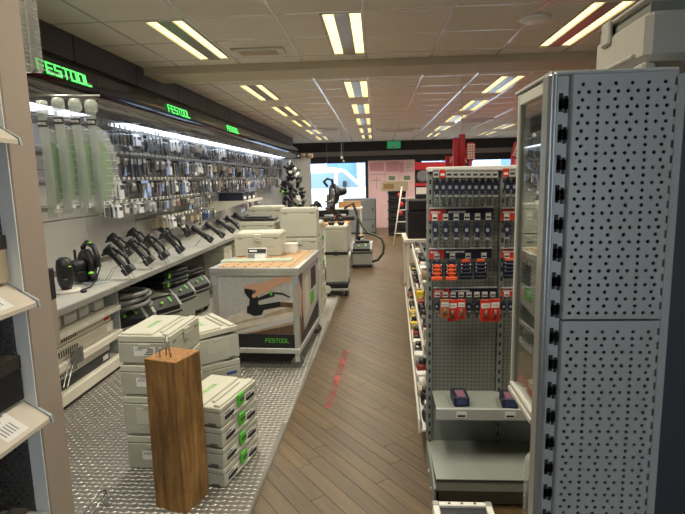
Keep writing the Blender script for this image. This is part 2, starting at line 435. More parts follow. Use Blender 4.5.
# short filler tiles at the ends of the fixtures
for fx, fy in FIX:
    for y in rows:
        for a, b in ((max(y, REAR), min(fy, y + GP)), (max(fy + FL, y), min(y + GP, BACK))):
            if fy < y + GP - .03 and fy + FL > y + .03 and b - a > .02: part('ceiling_tile', MB().bx(fx - FW / 2 + .003, fx + FW / 2 - .003, a + .003, b - .003, CEIL - .002, CEIL + .018), M_tile, ceiling)

# ---- fluorescent fixtures
M_tube = glow('fluorescent_glow', '#ffeaa6', TUBE_POWER)
M_refl = mat('louvre_reflector', '#a3a09a', .3, .8)
fx_me = None
def make_fixture():
    t = thing('ceiling_light', 'x', 'light')
    fr = MB(); h = .06
    fr.bx(-FW / 2, -FW / 2 + .012, 0, FL, -.006, h).bx(FW / 2 - .012, FW / 2, 0, FL, -.006, h).bx(-FW / 2, FW / 2, 0, .012, -.006, h).bx(-FW / 2, FW / 2, FL - .012, FL, -.006, h).bx(-FW / 2, FW / 2, 0, FL, h, h + .004)
    part('frame', fr, M_white, t)
    part('reflector', MB().bx(-.055, .055, .012, FL - .012, -.004, .02), M_refl, t)
    for s in (-1, 1):
        pn = part('louvre_panel', MB().bx(s * .095 - .042, s * .095 + .042, .014, FL - .014, .010, .014), M_tube, t)
        sl = MB()
        for k in range(24): yy = .03 + k * (FL - .06) / 23; sl.bx(s * .095 - .043, s * .095 + .043, yy - .0015, yy + .0015, .004, .009)
        part('louvre_blade', sl, M_white, pn)['kind'] = 'stuff'
    return t
tube_light = bpy.data.lights.new('tube_light', 'AREA'); tube_light.shape = 'RECTANGLE'; tube_light.size = .25; tube_light.size_y = 1.18
tube_light.energy = TUBE_WATT; tube_light.color = (1.0, .93, .78); tube_light.spread = D(150)
fx0 = make_fixture()
_l = bpy.data.objects.new('tube_light', tube_light); COL.objects.link(_l); _l.parent = fx0; _l.location = (0, FL / 2, -.008)
colname = {-1.47: 'beside the left wall', -.22: 'in the middle column', 1.60: 'in the right column', 3.05: 'in the far right column'}
ordn = {1.2: 'above the entrance end', 3.73: 'nearest, before the beam', 6.27: 'first beyond the beam', 8.17: 'second beyond the beam', 10.07: 'third beyond the beam', 12.05: 'fourth beyond the beam', 12.1: 'fourth beyond the beam', 14.0: 'last before the shop window'}
for i, (x, y) in enumerate(FIX):
    lb = 'twin fluorescent ceiling light %s, %s' % (colname[x], ordn[y])
    if i == 0: fx0.location = (x, y, CEIL); props(fx0, lb, 'ceiling light', 'twin fluorescent ceiling lights')
    else: c = dup(fx0, (x, y, CEIL), label=lb, group='twin fluorescent ceiling lights')

# ---- beam across
M_beam = mat('painted_beam', '#c4b8a2', .6, 0, var=.03, vscale=3)
struct('trim_2', MB().bx(LEFT, RIGHT, 5.15, 5.62, CEIL - .075, CEIL + .05), M_beam)

# ---- walls
M_wall = mat('wall_paint', '#a9a49a', .8, 0, var=.03, vscale=2)
struct('wall_left', MB().bx(LEFT - .1, LEFT, REAR, BACK, 0, CEIL), M_wall)
struct('wall_right', MB().bx(RIGHT, RIGHT + .1, REAR, BACK, 0, CEIL), M_wall)
WR0, WR1 = -.1, 1.35                                    # window behind the camera
struct('wall_rear', MB().bx(LEFT, WR0, REAR - .1, REAR, 0, CEIL).bx(WR1, RIGHT, REAR - .1, REAR, 0, CEIL).bx(WR0, WR1, REAR - .1, REAR, 2.25, CEIL).bx(WR0, WR1, REAR - .1, REAR, 0, .6), M_wall)
_w = struct('window_5', MB().bx(WR0, WR0 + .05, REAR - .08, REAR - .03, .6, 2.25).bx(WR1 - .05, WR1, REAR - .08, REAR - .03, .6, 2.25).bx(WR0, WR1, REAR - .08, REAR - .03, 2.20, 2.25).bx(WR0, WR1, REAR - .08, REAR - .03, .6, .65), mat('dark_shop_front', '#27262b', .5))
part('pane', MB().bx(WR0 + .05, WR1 - .05, REAR - .06, REAR - .052, .65, 2.20), M_glass, _w)
M_dk = mat('dark_shop_front', '#27262b', .5, 0, var=.05)
M_lt = mat('grey_fascia', '#8d8a88', .5)
# shop front: dark band, grey blind box, dark frame, glazed bays
wb = MB(); wb.bx(LEFT, RIGHT, BACK, BACK + .15, 2.40, CEIL, 0).bx(LEFT, RIGHT, BACK + .02, BACK + .15, 2.26, 2.42, 1).bx(LEFT, RIGHT, BACK + .03, BACK + .15, 2.08, 2.27, 0)
for xa, xb in ((LEFT, -2.15), (-.28, -.14), (1.24, 1.42), (2.86, 2.96), (4.25, RIGHT)): wb.bx(xa, xb, BACK + .03, BACK + .15, .3, 2.1, 0)
wb.bx(LEFT, RIGHT, BACK + .01, BACK + .15, 0, .35, 0)
struct('wall_back', wb, [M_dk, M_lt])
part('blind_rail', MB().bx(LEFT, RIGHT, BACK - .05, BACK + .02, 2.27, 2.40), M_lt, bpy.data.objects['wall_back'])
for i, (xa, xb) in enumerate(((-2.15, -.28), (-.14, 1.24), (1.42, 2.86), (2.96, 4.25))):
    fr = MB(); f = .035
    fr.bx(xa, xa + f, BACK + .06, BACK + .12, .35, 2.08).bx(xb - f, xb, BACK + .06, BACK + .12, .35, 2.08).bx(xa, xb, BACK + .06, BACK + .12, 2.05, 2.08).bx(xa, xb, BACK + .06, BACK + .12, .35, .39)
    w = struct('window_%d' % (i + 1), fr, M_dk)
    part('pane', MB().bx(xa + f, xb - f, BACK + .085, BACK + .093, .39, 2.05), M_glass, w)
# ---- street outside
M_street = mat('street_paving', '#c4c6ca', .8, 0, var=.1)
struct('ground', MB().bx(-16, 18, BACK + .15, 40, -.2, -.12).bx(-16, 18, -20, REAR - .1, -.2, -.12), M_street)
# ============================================================ LEFT WALL FITTINGS
WX = -2.90; BAY = 1.05; BY0 = 2.90; ZF_ = .003
wall_left = bpy.data.objects['wall_left']
M_wp = dotted('wall_panel_grey', '#a9a7a1', '#7c7a75', .0175, .0036, 'YZ', .5)
pm = {}
for b in range(11):
    for r in range(4):
        z0 = .80 + r * .455
        if r not in pm: pm[r] = MB().cb(0, .012, .003, BAY - .003, .003, .452, .003).mesh('wall_panel', M_wp)
        link('wall_panel', pm[r], wall_left, (WX - .012, BY0 + b * BAY, z0))
# ---- header canopy: glossy bowed units, word mark on every second one
M_gloss = mat('glossy_black_header', '#0d0b12', .07, 0, spec=.35, var=.2, vscale=2)
M_gloss2 = mat('streaked_reflection_trim', '#6a6462', .14, .85, var=.35, vscale=2, stretch=(1, .3, 14))  # silvery reflection streaks painted into the colour as stretched noise
M_fascia = mat('dark_fascia', '#3b3a41', .45, 0, var=.05)
M_led = glow('green_sign_glow', '#55ee70', .95)
M_strip = glow('cool_strip_glow', '#e6f0ff', STRIP_POWER)
prof = [(-2.30, 2.485), (-2.21, 2.465), (-2.14, 2.41), (-2.095, 2.345), (-2.08, 2.285), (-2.095, 2.225), (-2.145, 2.175), (-2.24, 2.150), (-2.36, 2.145)]
inner = [(-2.36, 2.215), (-2.31, 2.47)]
labs = ['glossy black header with a glowing green word mark nearest the camera', 'plain glossy black header right after the nearest glowing word mark', 'glossy black header carrying the second glowing green word mark', 'plain glossy header between second and third glowing word marks', 'glossy black header carrying the third glowing green word mark']
def header(i):
    y0 = BY0 + i * BAY; y1 = y0 + BAY - .006
    lb = labs[i] if i < 5 else 'glossy header unit without letters, %s along the left wall' % ['sixth', 'seventh', 'eighth', 'ninth', 'tenth', 'eleventh and last'][i - 5]
    t = thing('header_unit', lb, 'shop header', (-2.3, y0, 2.2), group='header units along the left wall')
    up = MB(); n = len(prof)
    for a, b in ((0, n - 1),):
        vs = [(x, yy, z) for yy in (y0, y1) for x, z in prof]
        fs = [(k + 1, k, n + k, n + k + 1) for k in range(n - 1)]
        up.add(vs, fs[:6], 0, True)
    wpart('bowed_front', up, [M_gloss], t)
    lo = MB(); lo.add(vs, fs[5:], 0, True); lo.xf(0, T(.001, 0, -.001)); wpart('lower_trim', lo, [M_gloss2], t)
    jt = MB(); pj = [(x + .004 * (1 if x > -2.3 else 0), z) for x, z in prof]; vj = [(x + (.003 if x > -2.29 else 0), yy, z) for yy in (y1 - .010, y1) for x, z in prof]; jt.add(vj, fs, 0, True); wpart('joint_trim', jt, [M_gloss2], t)
    ends = MB()
    for yy in (y0 + .001, y1 - .001): ends.poly([(x, yy, z) for x, z in prof + inner])
    wpart('end_cap', ends, [M_dark], t)
    wpart('back_tray', MB().bx(-2.90, -2.36, y0, y1, 2.19, 2.2).bx(-2.90, -2.29, y0, y1, 2.475, 2.485), [mat('tray_grey', '#9ea3aa', .5)], t)
    wpart('rail', MB().bx(-2.305, -2.285, y0, y1, 2.478, 2.492), [M_gloss2], t)
    sa, sb = {1: (.02, .55), 2: (.30, .95)}.get(i, (.08, .97)); wpart('light_strip', MB().bx(-2.74, -2.43, y0 + sa, y0 + sb, 2.170, 2.189), [M_strip], t)
    wpart('fascia', MB().cb(-2.9, -2.26, y0, y1 - .004, 2.495, 2.695, .004), [M_fascia], t)
    if i in (0, 2, 4):
        # letters laid on the bowed face between two profile points
        a, b = Vector((-2.095, 0, 2.345)), Vector((-2.08, 0, 2.285)); up_v = (a - b).normalized(); rt = Vector((0, 1, 0)); nn = rt.cross(up_v)
        M = Matrix((rt, up_v, nn)).transposed().to_4x4(); M.translation = (a + b) / 2 + Vector((0, y0 + (.54 if i else .60), 0)) + nn * .012
        wpart('word_mark', wordmark('FESTOOL', .070, M, t=.25, depth=.004, sx=1.32), [M_led], t, label='glowing green FESTOOL letters')
for i in range(11):
    if i == 2: pass
    header(i)

# ---- hooks and hanging packs
ROWZ = [2.12, 1.86, 1.60, 1.37, 1.14]
M_hook = mat('hook_wire', '#b8b8b4', .3, .9)
def hook_mesh():
    mb = MB(); mb.tube([(0, 0, 0), (.33, 0, .004), (.345, 0, .018)], .0028, 6, 0).tube([(.01, 0, .03), (.33, 0, .034)], .002, 5, 0)
    return mb.mesh('hook', M_hook)
HK = hook_mesh(); TAG = MB().bx(.338, .341, -.018, .018, .012, .042).mesh('price_tag', M_paper)
RAIL = MB().bx(0, .012, 0, BAY - .02, -.012, .012).mesh('rail', M_steel)
# pack prototypes: hanging point at the origin, faces +X
def pack_proto(w, h, t, body, inner_m, kind):
    mb = MB(); ch = MB()
    if kind == 'card':            # printed header card with a clear bubble in front of the goods
        mb.bx(0, .002, -w / 2, w / 2, -h, .012, 0); mb.bx(.002, .0025, -w / 2, w / 2, -.03, .010, 1)
        mb.cb(.002, t * .8, -w * .36, w * .36, -h + .012, -.04, .006, 2)
        ch.cb(.002, t, -w * .44, w * .44, -h + .006, -.034, .008, 0)
        return mb.mesh('blister_pack', [body, M_print, inner_m]), ch.mesh('blister', [M_blister]), 'blister'
    if kind == 'bag':
        mb.cb(0, t, -w / 2, w / 2, -h, -.02, t * .45, 0); mb.bx(0, .003, -w / 2, w / 2, -.03, .012, 0)
        ch.bx(t, t + .001, -w * .36, w * .36, -h * .45, -h * .2, 0)
        return mb.mesh('sachet_pack', [body]), ch.mesh('label', [inner_m]), 'label'
    mb.cb(0, t, -w / 2, w / 2, -h, -.012, .002, 0); mb.bx(0, .002, -w * .2, w * .2, -.014, .014, 0)
    ch.bx(t, t + .001, -w * .45, w * .45, -h * .35, -h * .08, 0)
    return mb.mesh('boxed_pack', [body]), ch.mesh('label', [inner_m]), 'label'
c_ = lambda n, h, r=.45: mat('pack_' + n, h, r, 0, var=.12, vscale=25)
PK = {
 'dark filled blister pack': pack_proto(.09, .205, .022, c_('greycard', '#a3a39e'), c_('darkgoods', '#3f4146'), 'card'),
 'metal filled blister pack': pack_proto(.09, .19, .020, c_('lightcard', '#cfcec8'), mat('pack_metal', '#b5b5b2', .25, .9), 'card'),
 'white sanding pad sachet': pack_proto(.095, .18, .028, c_('white', '#e2e3e2', .3), c_('darkgoods', '#3f4146'), 'bag'),
 'silvery foil sachet': pack_proto(.09, .19, .022, mat('pack_foil', '#c3c8cc', .18, .7), M_paper, 'bag'),
 'dark slim pack': pack_proto(.05, .21, .018, c_('dark', '#4a4d52', .3), M_paper, 'box'),
 'tan carton': pack_proto(.09, .13, .035, c_('tan', '#9d917c', .6), c_('darkgoods', '#3f4146'), 'box'),
 'grey felt pad pack': pack_proto(.10, .13, .03, c_('felt', '#6f726f', .6), M_paper, 'bag'),
 'orange and white pack': pack_proto(.08, .15, .02, c_('orange', '#b5653f'), M_paper, 'box'),
 'blue boxed pack': pack_proto(.07, .15, .02, c_('blue', '#3f5f8c'), M_paper, 'box'),
}
PK_names = list(PK)
PK_w = [4, 8, 4, 6, 3.5, 2, 2.5, .15, .15]
rown = ['top', 'second', 'third', 'fourth', 'lowest']
cand = []
rngp = random.Random(11)
startY = [5.3, 4.75, 5.0, 4.85, 6.3]
BW = ['first', 'second', 'third', 'fourth', 'fifth', 'sixth', 'seventh', 'eighth', 'ninth', 'tenth', 'eleventh']
for b in range(1, 11):
    for r, z in enumerate(ROWZ):
        y0 = BY0 + b * BAY
        if (b >= 8 or b in (5, 6)) and r >= 3 or b < 3 and r == 4: continue
        bay_word = BW[b - 1] + ' bay'
        t = thing('hook_rail', 'steel hook rail, %s row, %s of the packed left wall' % (rown[r], bay_word), 'hook rail', (WX, y0 + .01, z), group='hook rails on the left wall')
        link('rail', RAIL, t)
        nk = 10 if r < 3 else 9
        for k in range(nk):
            y = .045 + k * (BAY - .09) / (nk - 1) + rngp.uniform(-.006, .006)
            h = link('hook', HK, t, (.005, y, 0))
            if b < 4: link('price_tag', TAG, h)
            Y = y0 + .01 + y
            if Y < startY[r] or (rngp.random() < (.06 if Y > 6 else .25)): continue
            kind = rngp.choices(range(len(PK)), PK_w)[0]
            if r == 3 and kind in (0, 4): kind = 1
            if r == 4 and rngp.random() < .5: kind = rngp.choice((5, 5, 6, 8))
            n = rngp.choice((2, 2, 3, 4)); x = .315 - rngp.random() * .12
            for q in range(n):
                cand.append((Y + q * .3, WX + x, Y + rngp.uniform(-.003, .003), z, r, kind, rngp.uniform(-.25, .25), b, k, q)); x -= .042
                if x < .03: break
cand.sort(key=lambda c: c[0])
stock = MB(); stock_mats = []; smi = {}
def add_mesh_to(mb, me, M):
    st = len(mb.v); base = []
    for mm in me.materials:
        if mm.name not in smi: smi[mm.name] = len(stock_mats); stock_mats.append(mm)
        base.append(smi[mm.name])
    off = len(mb.v); mb.v += [tuple(M @ v.co) for v in me.vertices]
    for p in me.polygons: mb.f.append(tuple(off + i for i in p.vertices)); mb.mi.append(base[p.material_index]); mb.sm.append(False)
for i, (_, x, y, z, r, kind, a, b_, k_, q_) in enumerate(cand):
    me, ch, chn = PK[PK_names[kind]]
    if i < 290:
        lb = '%s, %s hook row, %s bay, %s hook, %s' % (PK_names[kind], rown[r], BW[b_ - 1], BW[k_], ('frontmost', 'second behind', 'third behind', 'rearmost')[q_])
        o = link(me.name.split('.')[0], me, None, (x, y, z), a * .5); o.rotation_euler = (0, rngp.uniform(-.05, .02), a * .4)
        sc_ = rngp.uniform(.72, 1.12); o.scale = (1, rngp.uniform(.85, 1.15), sc_ * (.75 if r == 3 else 1)); props(o, lb, 'hanging pack', '%ss on the %s hook row' % (PK_names[kind], rown[r])); link(chn, ch, o)
    else:
        M = T(x, y, z) @ Rz(a * .4) @ Matrix.Diagonal((1, rngp.uniform(.9, 1.25), rngp.uniform(.75, 1.2), 1)); add_mesh_to(stock, me, M)
        if i < 600: add_mesh_to(stock, ch, M)
o = link('hanging_pack_stock', stock.mesh('hanging_pack_stock', stock_mats)); props(o, 'crowded hanging packs on the far hooks of the left wall', 'hanging packs', kind='stuff')

# ---- display counter shelves
M_cnt = dotted('counter_perforated', '#b5b4ab', '#77776f', .02, .003, 'XY', .45)
M_cnt_edge = mat('counter_edge', '#8f8f8a', .4, .3)
CZ = .755
pos_w = ['nearest the camera', 'second from the camera', 'third from the camera', 'fourth from the camera', 'fifth from the camera', 'sixth from the camera', 'seventh from the camera', 'farthest along']
cnt_proto = None
for i in range(8):
    y0 = BY0 + i * BAY
    lb = 'perforated grey steel display shelf, %s' % pos_w[i]
    if cnt_proto is None:
        t = cnt_proto = thing('display_shelf', lb, 'shelf', (WX, y0, CZ), group='display shelves under the wall hooks')
        part('shelf_board', MB().bx(.002, .775, .002, BAY - .004, -.02, 0), M_cnt, t)
        part('front_edge', MB().cb(.775, .79, .002, BAY - .004, -.045, .003, .003), M_cnt_edge, t)
        part('bracket', MB().prism([(.002, -.02), (.60, -.02), (.60, -.05), (.002, -.18)], .01, .016, 'y'), M_dark, t)
        part('bracket', MB().prism([(.002, -.02), (.60, -.02), (.60, -.05), (.002, -.18)], BAY - .022, BAY - .016, 'y'), M_dark, t)
    else: dup(cnt_proto, (WX, y0, CZ), label=lb)

# ---- low shelf unit at the near end
M_cream = mat('cream_shelf', '#cfcabb', .45, 0, var=.03)
t = thing('low_shelf_unit', 'cream low shelf unit with three boards under the display shelf', 'shelf unit', (-2.5, 2.9, .003))
for z0, z1 in ((.505, .545), (.275, .33), (.03, .112)):
    bd = wpart('shelf_board', MB().bx(-2.88, -2.215, 2.6, 4.2, z1 - .012, z1 - .002), M_cream, t)
    wpart('front_strip', MB().cb(-2.222, -2.205, 2.6, 4.2, z0, z1, .003), M_cream, t, bd)
    if z0 > .5:
        for y in (3.42, 3.62, 3.86, 4.0): wpart('price_label', MB().bx(-2.205, -2.204, y, y + .06, z0 + .006, z1 - .006), M_paper, t, bd)
wpart('side_panel', MB().bx(-2.88, -2.23, 4.2, 4.215, .003, .70), M_greyp, t)
wpart('plinth', MB().bx(-2.80, -2.26, 2.6, 4.2, .003, .03), M_black, t)
# cartons on the upper board
def carton(label, x, y, z, dx, dy, dz, body, top, cat='box', rz=0.0, name='carton', group=None):
    t = thing(name, label, cat, (x, y, z), rz, group=group)
    part('body', MB().cb(-dx / 2, dx / 2, -dy / 2, dy / 2, 0, dz, .003), body, t)
    part('lid', MB().cb(-dx / 2 - .001, dx / 2 + .001, -dy / 2 - .001, dy / 2 + .001, dz * .72, dz + .002, .003), top, t)
    part('label', MB().bx(dx / 2 + .001, dx / 2 + .0022, -dy * .3, dy * .3, dz * .15, dz * .5), M_paper, t)
    return t
cartons = [(3.13, .18, .13, 'white carton with a dark lid nearest the leaning panel on the upper low shelf', M_paper, M_black),
           (3.42, .20, .10, 'low white carton on the upper low shelf beside a darker one', M_paper, M_white),
           (3.64, .16, .12, 'white carton with a black lid in the middle of the upper low shelf', M_paper, M_black),
           (3.825, .13, .12, 'upright white carton with black lid near the end of the upper low shelf', M_paper, M_dark),
           (4.05, .14, .135, 'tallest white carton with black lid at the end of the upper low shelf', M_paper, M_black)]
for y, d, h, lb, m1, m2 in cartons: carton(lb, -2.42, y, .546, .22, d, h, m1, m2)
# long flat cases lying on the two lower boards
M_case = mat('beige_case', '#b4ad9b', .5, 0, var=.04)
for lb, y0, y1, z, h, x1, mm in (('beige long flat case on the middle low shelf, upper one', 2.7, 4.1, .44, .062, -2.25, M_case), ('beige long flat case on the middle low shelf, lower one', 2.65, 4.12, .332, .10, -2.245, M_case),
                       ('dark long flat case lying on the bottom low shelf', 2.7, 4.05, .114, .07, -2.26, M_dark), ('cream long flat case on the bottom low shelf over the dark one', 2.75, 4.08, .188, .055, -2.27, M_cream)):
    t = thing('flat_case', lb, 'case', (-2.5, (y0 + y1) / 2, z), group='long flat cases in the low shelf unit')
    wpart('body', MB().cb(-2.78, x1, y0, y1, z, z + h, .004), mm, t)
    gr = MB()
    for k in range(9): gr.bx(x1, x1 + .002, 3.35 + k * .028, 3.362 + k * .028, z + h * .3, z + h * .75)
    wpart('grille', gr, M_dark, t)
    wpart('end_label', MB().bx(x1, x1 + .0015, y1 - .11, y1 - .03, z + h * .25, z + h * .8), [M_red if 'upper' in lb else M_paper], t)
# bent wire holder on the low shelf edge
t = thing('wire_bracket', 'bent steel wire holder hooked on the low shelf front', 'bracket', (-2.19, 3.45, .28))
wpart('wire', MB().tube([(-2.0, 3.0, .30), (-2.12, 3.25, .345), (-2.19, 3.47, .39)], .004, 6).tube([(-2.0, 3.04, .285), (-2.12, 3.3, .33), (-2.19, 3.55, .385)], .004, 6), M_steel, t)
wpart('plate', MB().bx(-2.204, -2.19, 3.42, 3.56, .28, .39), mat('bracket_grey', '#70706e', .4, .5), t)

# ---- power tools on the counter
M_body = mat('tool_black', '#17181b', .42, 0, var=.3, vscale=40)
M_tg = mat('tool_green_button', '#7fd63a', .4)
def make_tool(lean=50, L=.21, head=True):
    """battery tool resting on a wire stand: body along u, pointing up and toward the wall"""
    t = thing('cordless_tool', 'x', 'power tool')
    st = MB()
    for s in (-1, 1): st.tube([(.10, s * .035, 0), (.03, s * .035, .12), (-.04, s * .03, .10), (-.11, s * .035, 0)], .0022, 5)
    st.cyl((.03, -.035, .12), (.03, .035, .12), .0022, 5); part('wire_stand', st, M_steel, t)
    a = D(lean); u = Vector((-math.cos(a), 0, math.sin(a))); w = Vector((math.sin(a), 0, math.cos(a))); p0 = Vector((.05, 0, .085))
    Fm = Matrix((u, Vector((0, -1, 0)), w)).transposed().to_4x4(); Fm.translation = p0
    def loc(mb): mb.xf(0, Fm); return mb
    if head:
        part('body', loc(MB().cb(.0, L, -.026, .026, -.024, .026, .012).cb(L * .62, L + .01, -.031, .031, -.030, .034, .014)), M_body, t)
        part('grip', loc(MB().tube([(.01, 0, .045), (L * .35, 0, .062), (L * .7, 0, .055), (L * .85, 0, .03)], [.012, .015, .015, .012], 8)), M_body, t)
        part('battery', loc(MB().cb(-.045, .015, -.034, .034, -.035, .055, .006)), M_dark, t)
        part('head', loc(MB().tube([(L, 0, -.05), (L, 0, -.03), (L, 0, .03), (L, 0, .05)], [.02, .03, .033, .02], 12)), M_body, t)
        part('chuck', loc(MB().cyl((L, 0, -.075), (L, 0, -.05), .012, 8)), M_dark, t)
    else:
        part('body', loc(MB().tube([(L * k, 0, 0) for k in (0, .12, .35, .6, .85, 1.0)], [.030, .040, .034, .032, .04, .030], 10)), M_body, t)
        part('battery', loc(MB().cb(-.05, .01, -.036, .036, -.04, .036, .008)), M_dark, t)
        part('pad', loc(MB().cb(L * .7, L * 1.05, -.038, .038, -.058, -.036, .006)), M_dark, t)
    g = loc(MB().lathe([(.0001, .030), (.008, .028), (.009, .022)], (L * .55, -.012, .0), 8).cb(-.02, -.008, -.0355, -.034, -.006, .012, .0005).cb(L * .78, L * .86, -.0325, -.031, -.004, .010, .0005)); part('button', g, M_tg, t)
    return t
tool_a = make_tool(52, .20, True); tool_b = make_tool(38, .24, False)
spots = [(121, 280, 0, -.1, 'black cordless tool on a wire stand, front row, first after the big saw'), (122, 262, 0, .1, 'black cordless tool on a wire stand, back row, first after the big saw'),
         (142, 270, 0, 0, 'black cordless tool on a wire stand, second in the front row'), (140, 254, 0, .2, 'black cordless tool on a wire stand, second in the back row'),
         (158, 264, 0, -.2, 'black cordless tool on a wire stand, third in the front row'), (164, 246, 0, .1, 'black cordless tool leaning tallest in the back row'),
         (174, 258, 0, .3, 'black cordless tool, fourth and last in the front row'), (182, 240, 0, -.1, 'black cordless tool at the back beside the tallest one'),
         (206, 246, 1, .2, 'long black tool lying on a stand before the stacked cases'), (218, 241, 1, 0, 'second long black tool lying toward the bench'),
         (228, 236, 1, .1, 'third long black tool lying toward the bench'), (236, 232, 1, -.1, 'fourth long black tool lying toward the bench'), (243, 228, 1, .1, 'farthest long black tool lying on the shelf')]
for i, (px, py, kd, a, lb) in enumerate(spots):
    p = onz(px, py, CZ); p.z += .004; p.x = max(min(p.x, -2.2), -2.75)
    src = (tool_a, tool_b)[kd]; first = src['label'] == 'x'
    sc = 1.08
    o = src if first else dup(src)
    o.location = p; o.rotation_euler = (0, 0, a + .15); o.scale = (sc, sc, sc); props(o, lb, 'power tool', 'black power tools on the display shelf')
# big plunge saw and the jigsaw beside it at the near end
def plunge_saw():
    p = onz(90, 282, CZ); p.z += .001; p.x = max(p.x, -2.62)
    t = thing('plunge_saw', 'large black plunge saw with a round guard standing on the display shelf', 'power saw', p, D(-35))
    part('base_plate', MB().cb(-.16, .17, -.09, .09, 0, .012, .004), M_greyp, t)
    g = MB(); st = len(g.v); g.lathe([(.0, -.03), (.115, -.03), (.13, -.02), (.13, .02), (.115, .03), (.0, .03)], (0, 0, 0), 24); g.xf(st, T(-.02, .0, .15) @ Rx(math.pi / 2)); g.cb(-.15, .10, -.026, .026, .012, .10, .01); part('blade_guard', g, M_body, t)
    m = MB(); m.tube([(.0, -.03, .15), (.0, -.07, .15), (.01, -.13, .155), (.01, -.15, .155)], [.058, .058, .05, .03], 14); m.cb(-.04, .05, -.12, -.03, .02, .11, .01); part('motor', m, M_body, t)
    h = MB(); h.tube([(-.10, .02, .20), (-.11, .02, .29), (-.03, .02, .335), (.08, .02, .31), (.14, .02, .22), (.13, .02, .14)], [.018, .022, .022, .022, .02, .022], 10); part('handle', h, M_body, t)
    part('depth_scale', MB().bx(-.155, -.135, -.045, -.030, .08, .27), M_dark, t); part('front_knob', MB().tube([(.12, -.02, .06), (.17, -.05, .09), (.19, -.06, .10)], [.014, .024, .02], 10), M_dark, t)
    gl = MB(); gl.lathe([(.0001, .012), (.014, .008), (.016, 0)], (.06, .0, .335), 10); gl.lathe([(.0001, .02), (.02, .012), (.022, 0)], (.185, -.07, .10), 10); part('button', gl, M_tg, t)
    c = MB(); c.tube([(.12, .03, .23), (.2, .01, .16), (.24, -.06, .05), (.26, -.12, .008), (.3, -.2, .006)], .006, 6); part('power_cord', c, M_rubber, t)
plunge_saw()
def orbital():
    p = onz(67, 292, CZ); p.z += .001
    t = thing('router', 'black router with two knob handles and a white ring base on the near shelf end', 'power tool', p, D(20))
    b = MB(); b.lathe([(.10, 0), (.105, .01), (.1, .02), (.06, .022)], (0, 0, 0), 20); part('base_ring', b, M_white, t)
    b = MB(); b.lathe([(.035, .02), (.05, .06), (.06, .10), (.062, .2), (.055, .25), (.03, .27), (.0001, .272)], (0, 0, 0), 16); part('motor', b, M_body, t)
    for s in (-1, 1):
        h = MB(); h.tube([(0, s * .05, .10), (.02, s * .12, .11), (.03, s * .17, .10)], [.018, .02, .024], 10); part('handle', h, M_body, t)
    k = MB(); k.lathe([(.02, 0), (.026, .012), (.02, .022), (.0001, .024)], (.13, -.07, .0), 10); part('knob', k, M_dark, t)
    g = MB(); g.lathe([(.0001, .01), (.012, .006), (.013, 0)], (.045, -.045, .20), 8); part('button', g, M_tg, t)
orbital()
# boxes at the near end, half hidden by the rack post
p = onz(56, 330, .56)
t = thing('demo_box', 'taupe carton with a black top fixed to the shelf edge behind the post', 'box', (-2.075, 3.05, .56), D(4))
part('body', MB().cb(-.03, .03, -.045, .045, 0, .30, .003), mat('taupe_card', '#8d8174', .7), t); part('lid', MB().cb(-.034, .032, -.05, .05, .30, .50, .004), M_black, t)

# ---- dust extractors standing under the counter
M_exgrey = mat('extractor_grey', '#9a9c94', .5, 0, var=.04)
def make_vac():
    t = thing('dust_extractor', 'x', 'dust extractor')
    part('tank', MB().cb(-.20, .24, -.18, .18, .05, .27, .02), M_exgrey, t)
    part('rim', MB().cb(-.21, .25, -.19, .19, .262, .285, .008), M_dark, t)
    b = MB(); b.prism([(-.21, .285), (.25, .285), (.25, .34), (.17, .43), (-.21, .43)], -.185, .185, 'y'); hd = part('hood', b, M_exgrey, t)
    b = MB(); b.prism([(.252, .30), (.252, .345), (.175, .432), (.10, .436), (.10, .428), (.165, .424), (.242, .34), (.242, .30)], -.15, .15, 'y'); part('control_panel', b, M_black, t)
    b = MB(); b.lathe([(.016, 0), (.016, .014), (.0001, .016)], (0, 0, 0), 10); b.xf(0, T(.215, -.05, .388) @ Ry(D(42))); part('switch_knob', b, M_tg, t)
    b = MB(); b.bx(-.03, .03, -.012, .012, 0, .002); b.xf(0, T(.20, .07, .408) @ Ry(D(42))); part('badge', b, M_green, t)
    for sx in (-.15, .18):
        for sy in (-1, 1):
            w = MB(); w.cyl((sx, sy * .15 - .015, .035), (sx, sy * .15 + .015, .035), .032, 12); part('wheel', w, M_rubber, t)
    return t
v0 = make_vac()
for i, (x, y, lb) in enumerate(((-2.44, 4.50, 'grey dust extractor with a coiled black hose on top'), (-2.30, 4.98, 'grey dust extractor beside the one with the coiled hose'), (-2.36, 5.55, 'grey dust extractor under the flat black cases, third along'),
                            (-2.34, 6.02, 'grey dust extractor under the flat black cases, nearest the bench'))):
    o = v0 if i == 0 else dup(v0); o.location = (x, y, .003); o.rotation_euler = (0, 0, D(-25 if i < 2 else -15)); props(o, lb, 'dust extractor', 'dust extractors under the display shelf')
# coiled hose on the first one
pts = []
for k in range(73):
    a = k / 72 * 2 * math.pi * 3; rr = .215 + .012 * math.sin(k * .9); pts.append((rr * math.cos(a) * 1.1, rr * math.sin(a), .03 + k * .0021 + .015 * math.sin(a)))
pts += [(.20, -.04, .15), (.10, -.13, .16), (-.02, -.17, .12)]
hz = mat('hose_grey', '#6a6a68', .5, 0, var=.1)
t = thing('suction_hose', 'coiled dark grey suction hose lying on the nearest dust extractor', 'hose', (-2.33, 4.47, .425))
part('hose', MB().tube(pts, .021, 8), hz, t); part('cuff', MB().tube([(-.02, -.17, .12), (-.08, -.18, .10), (-.13, -.17, .085)], [.022, .025, .022], 10), M_black, t)
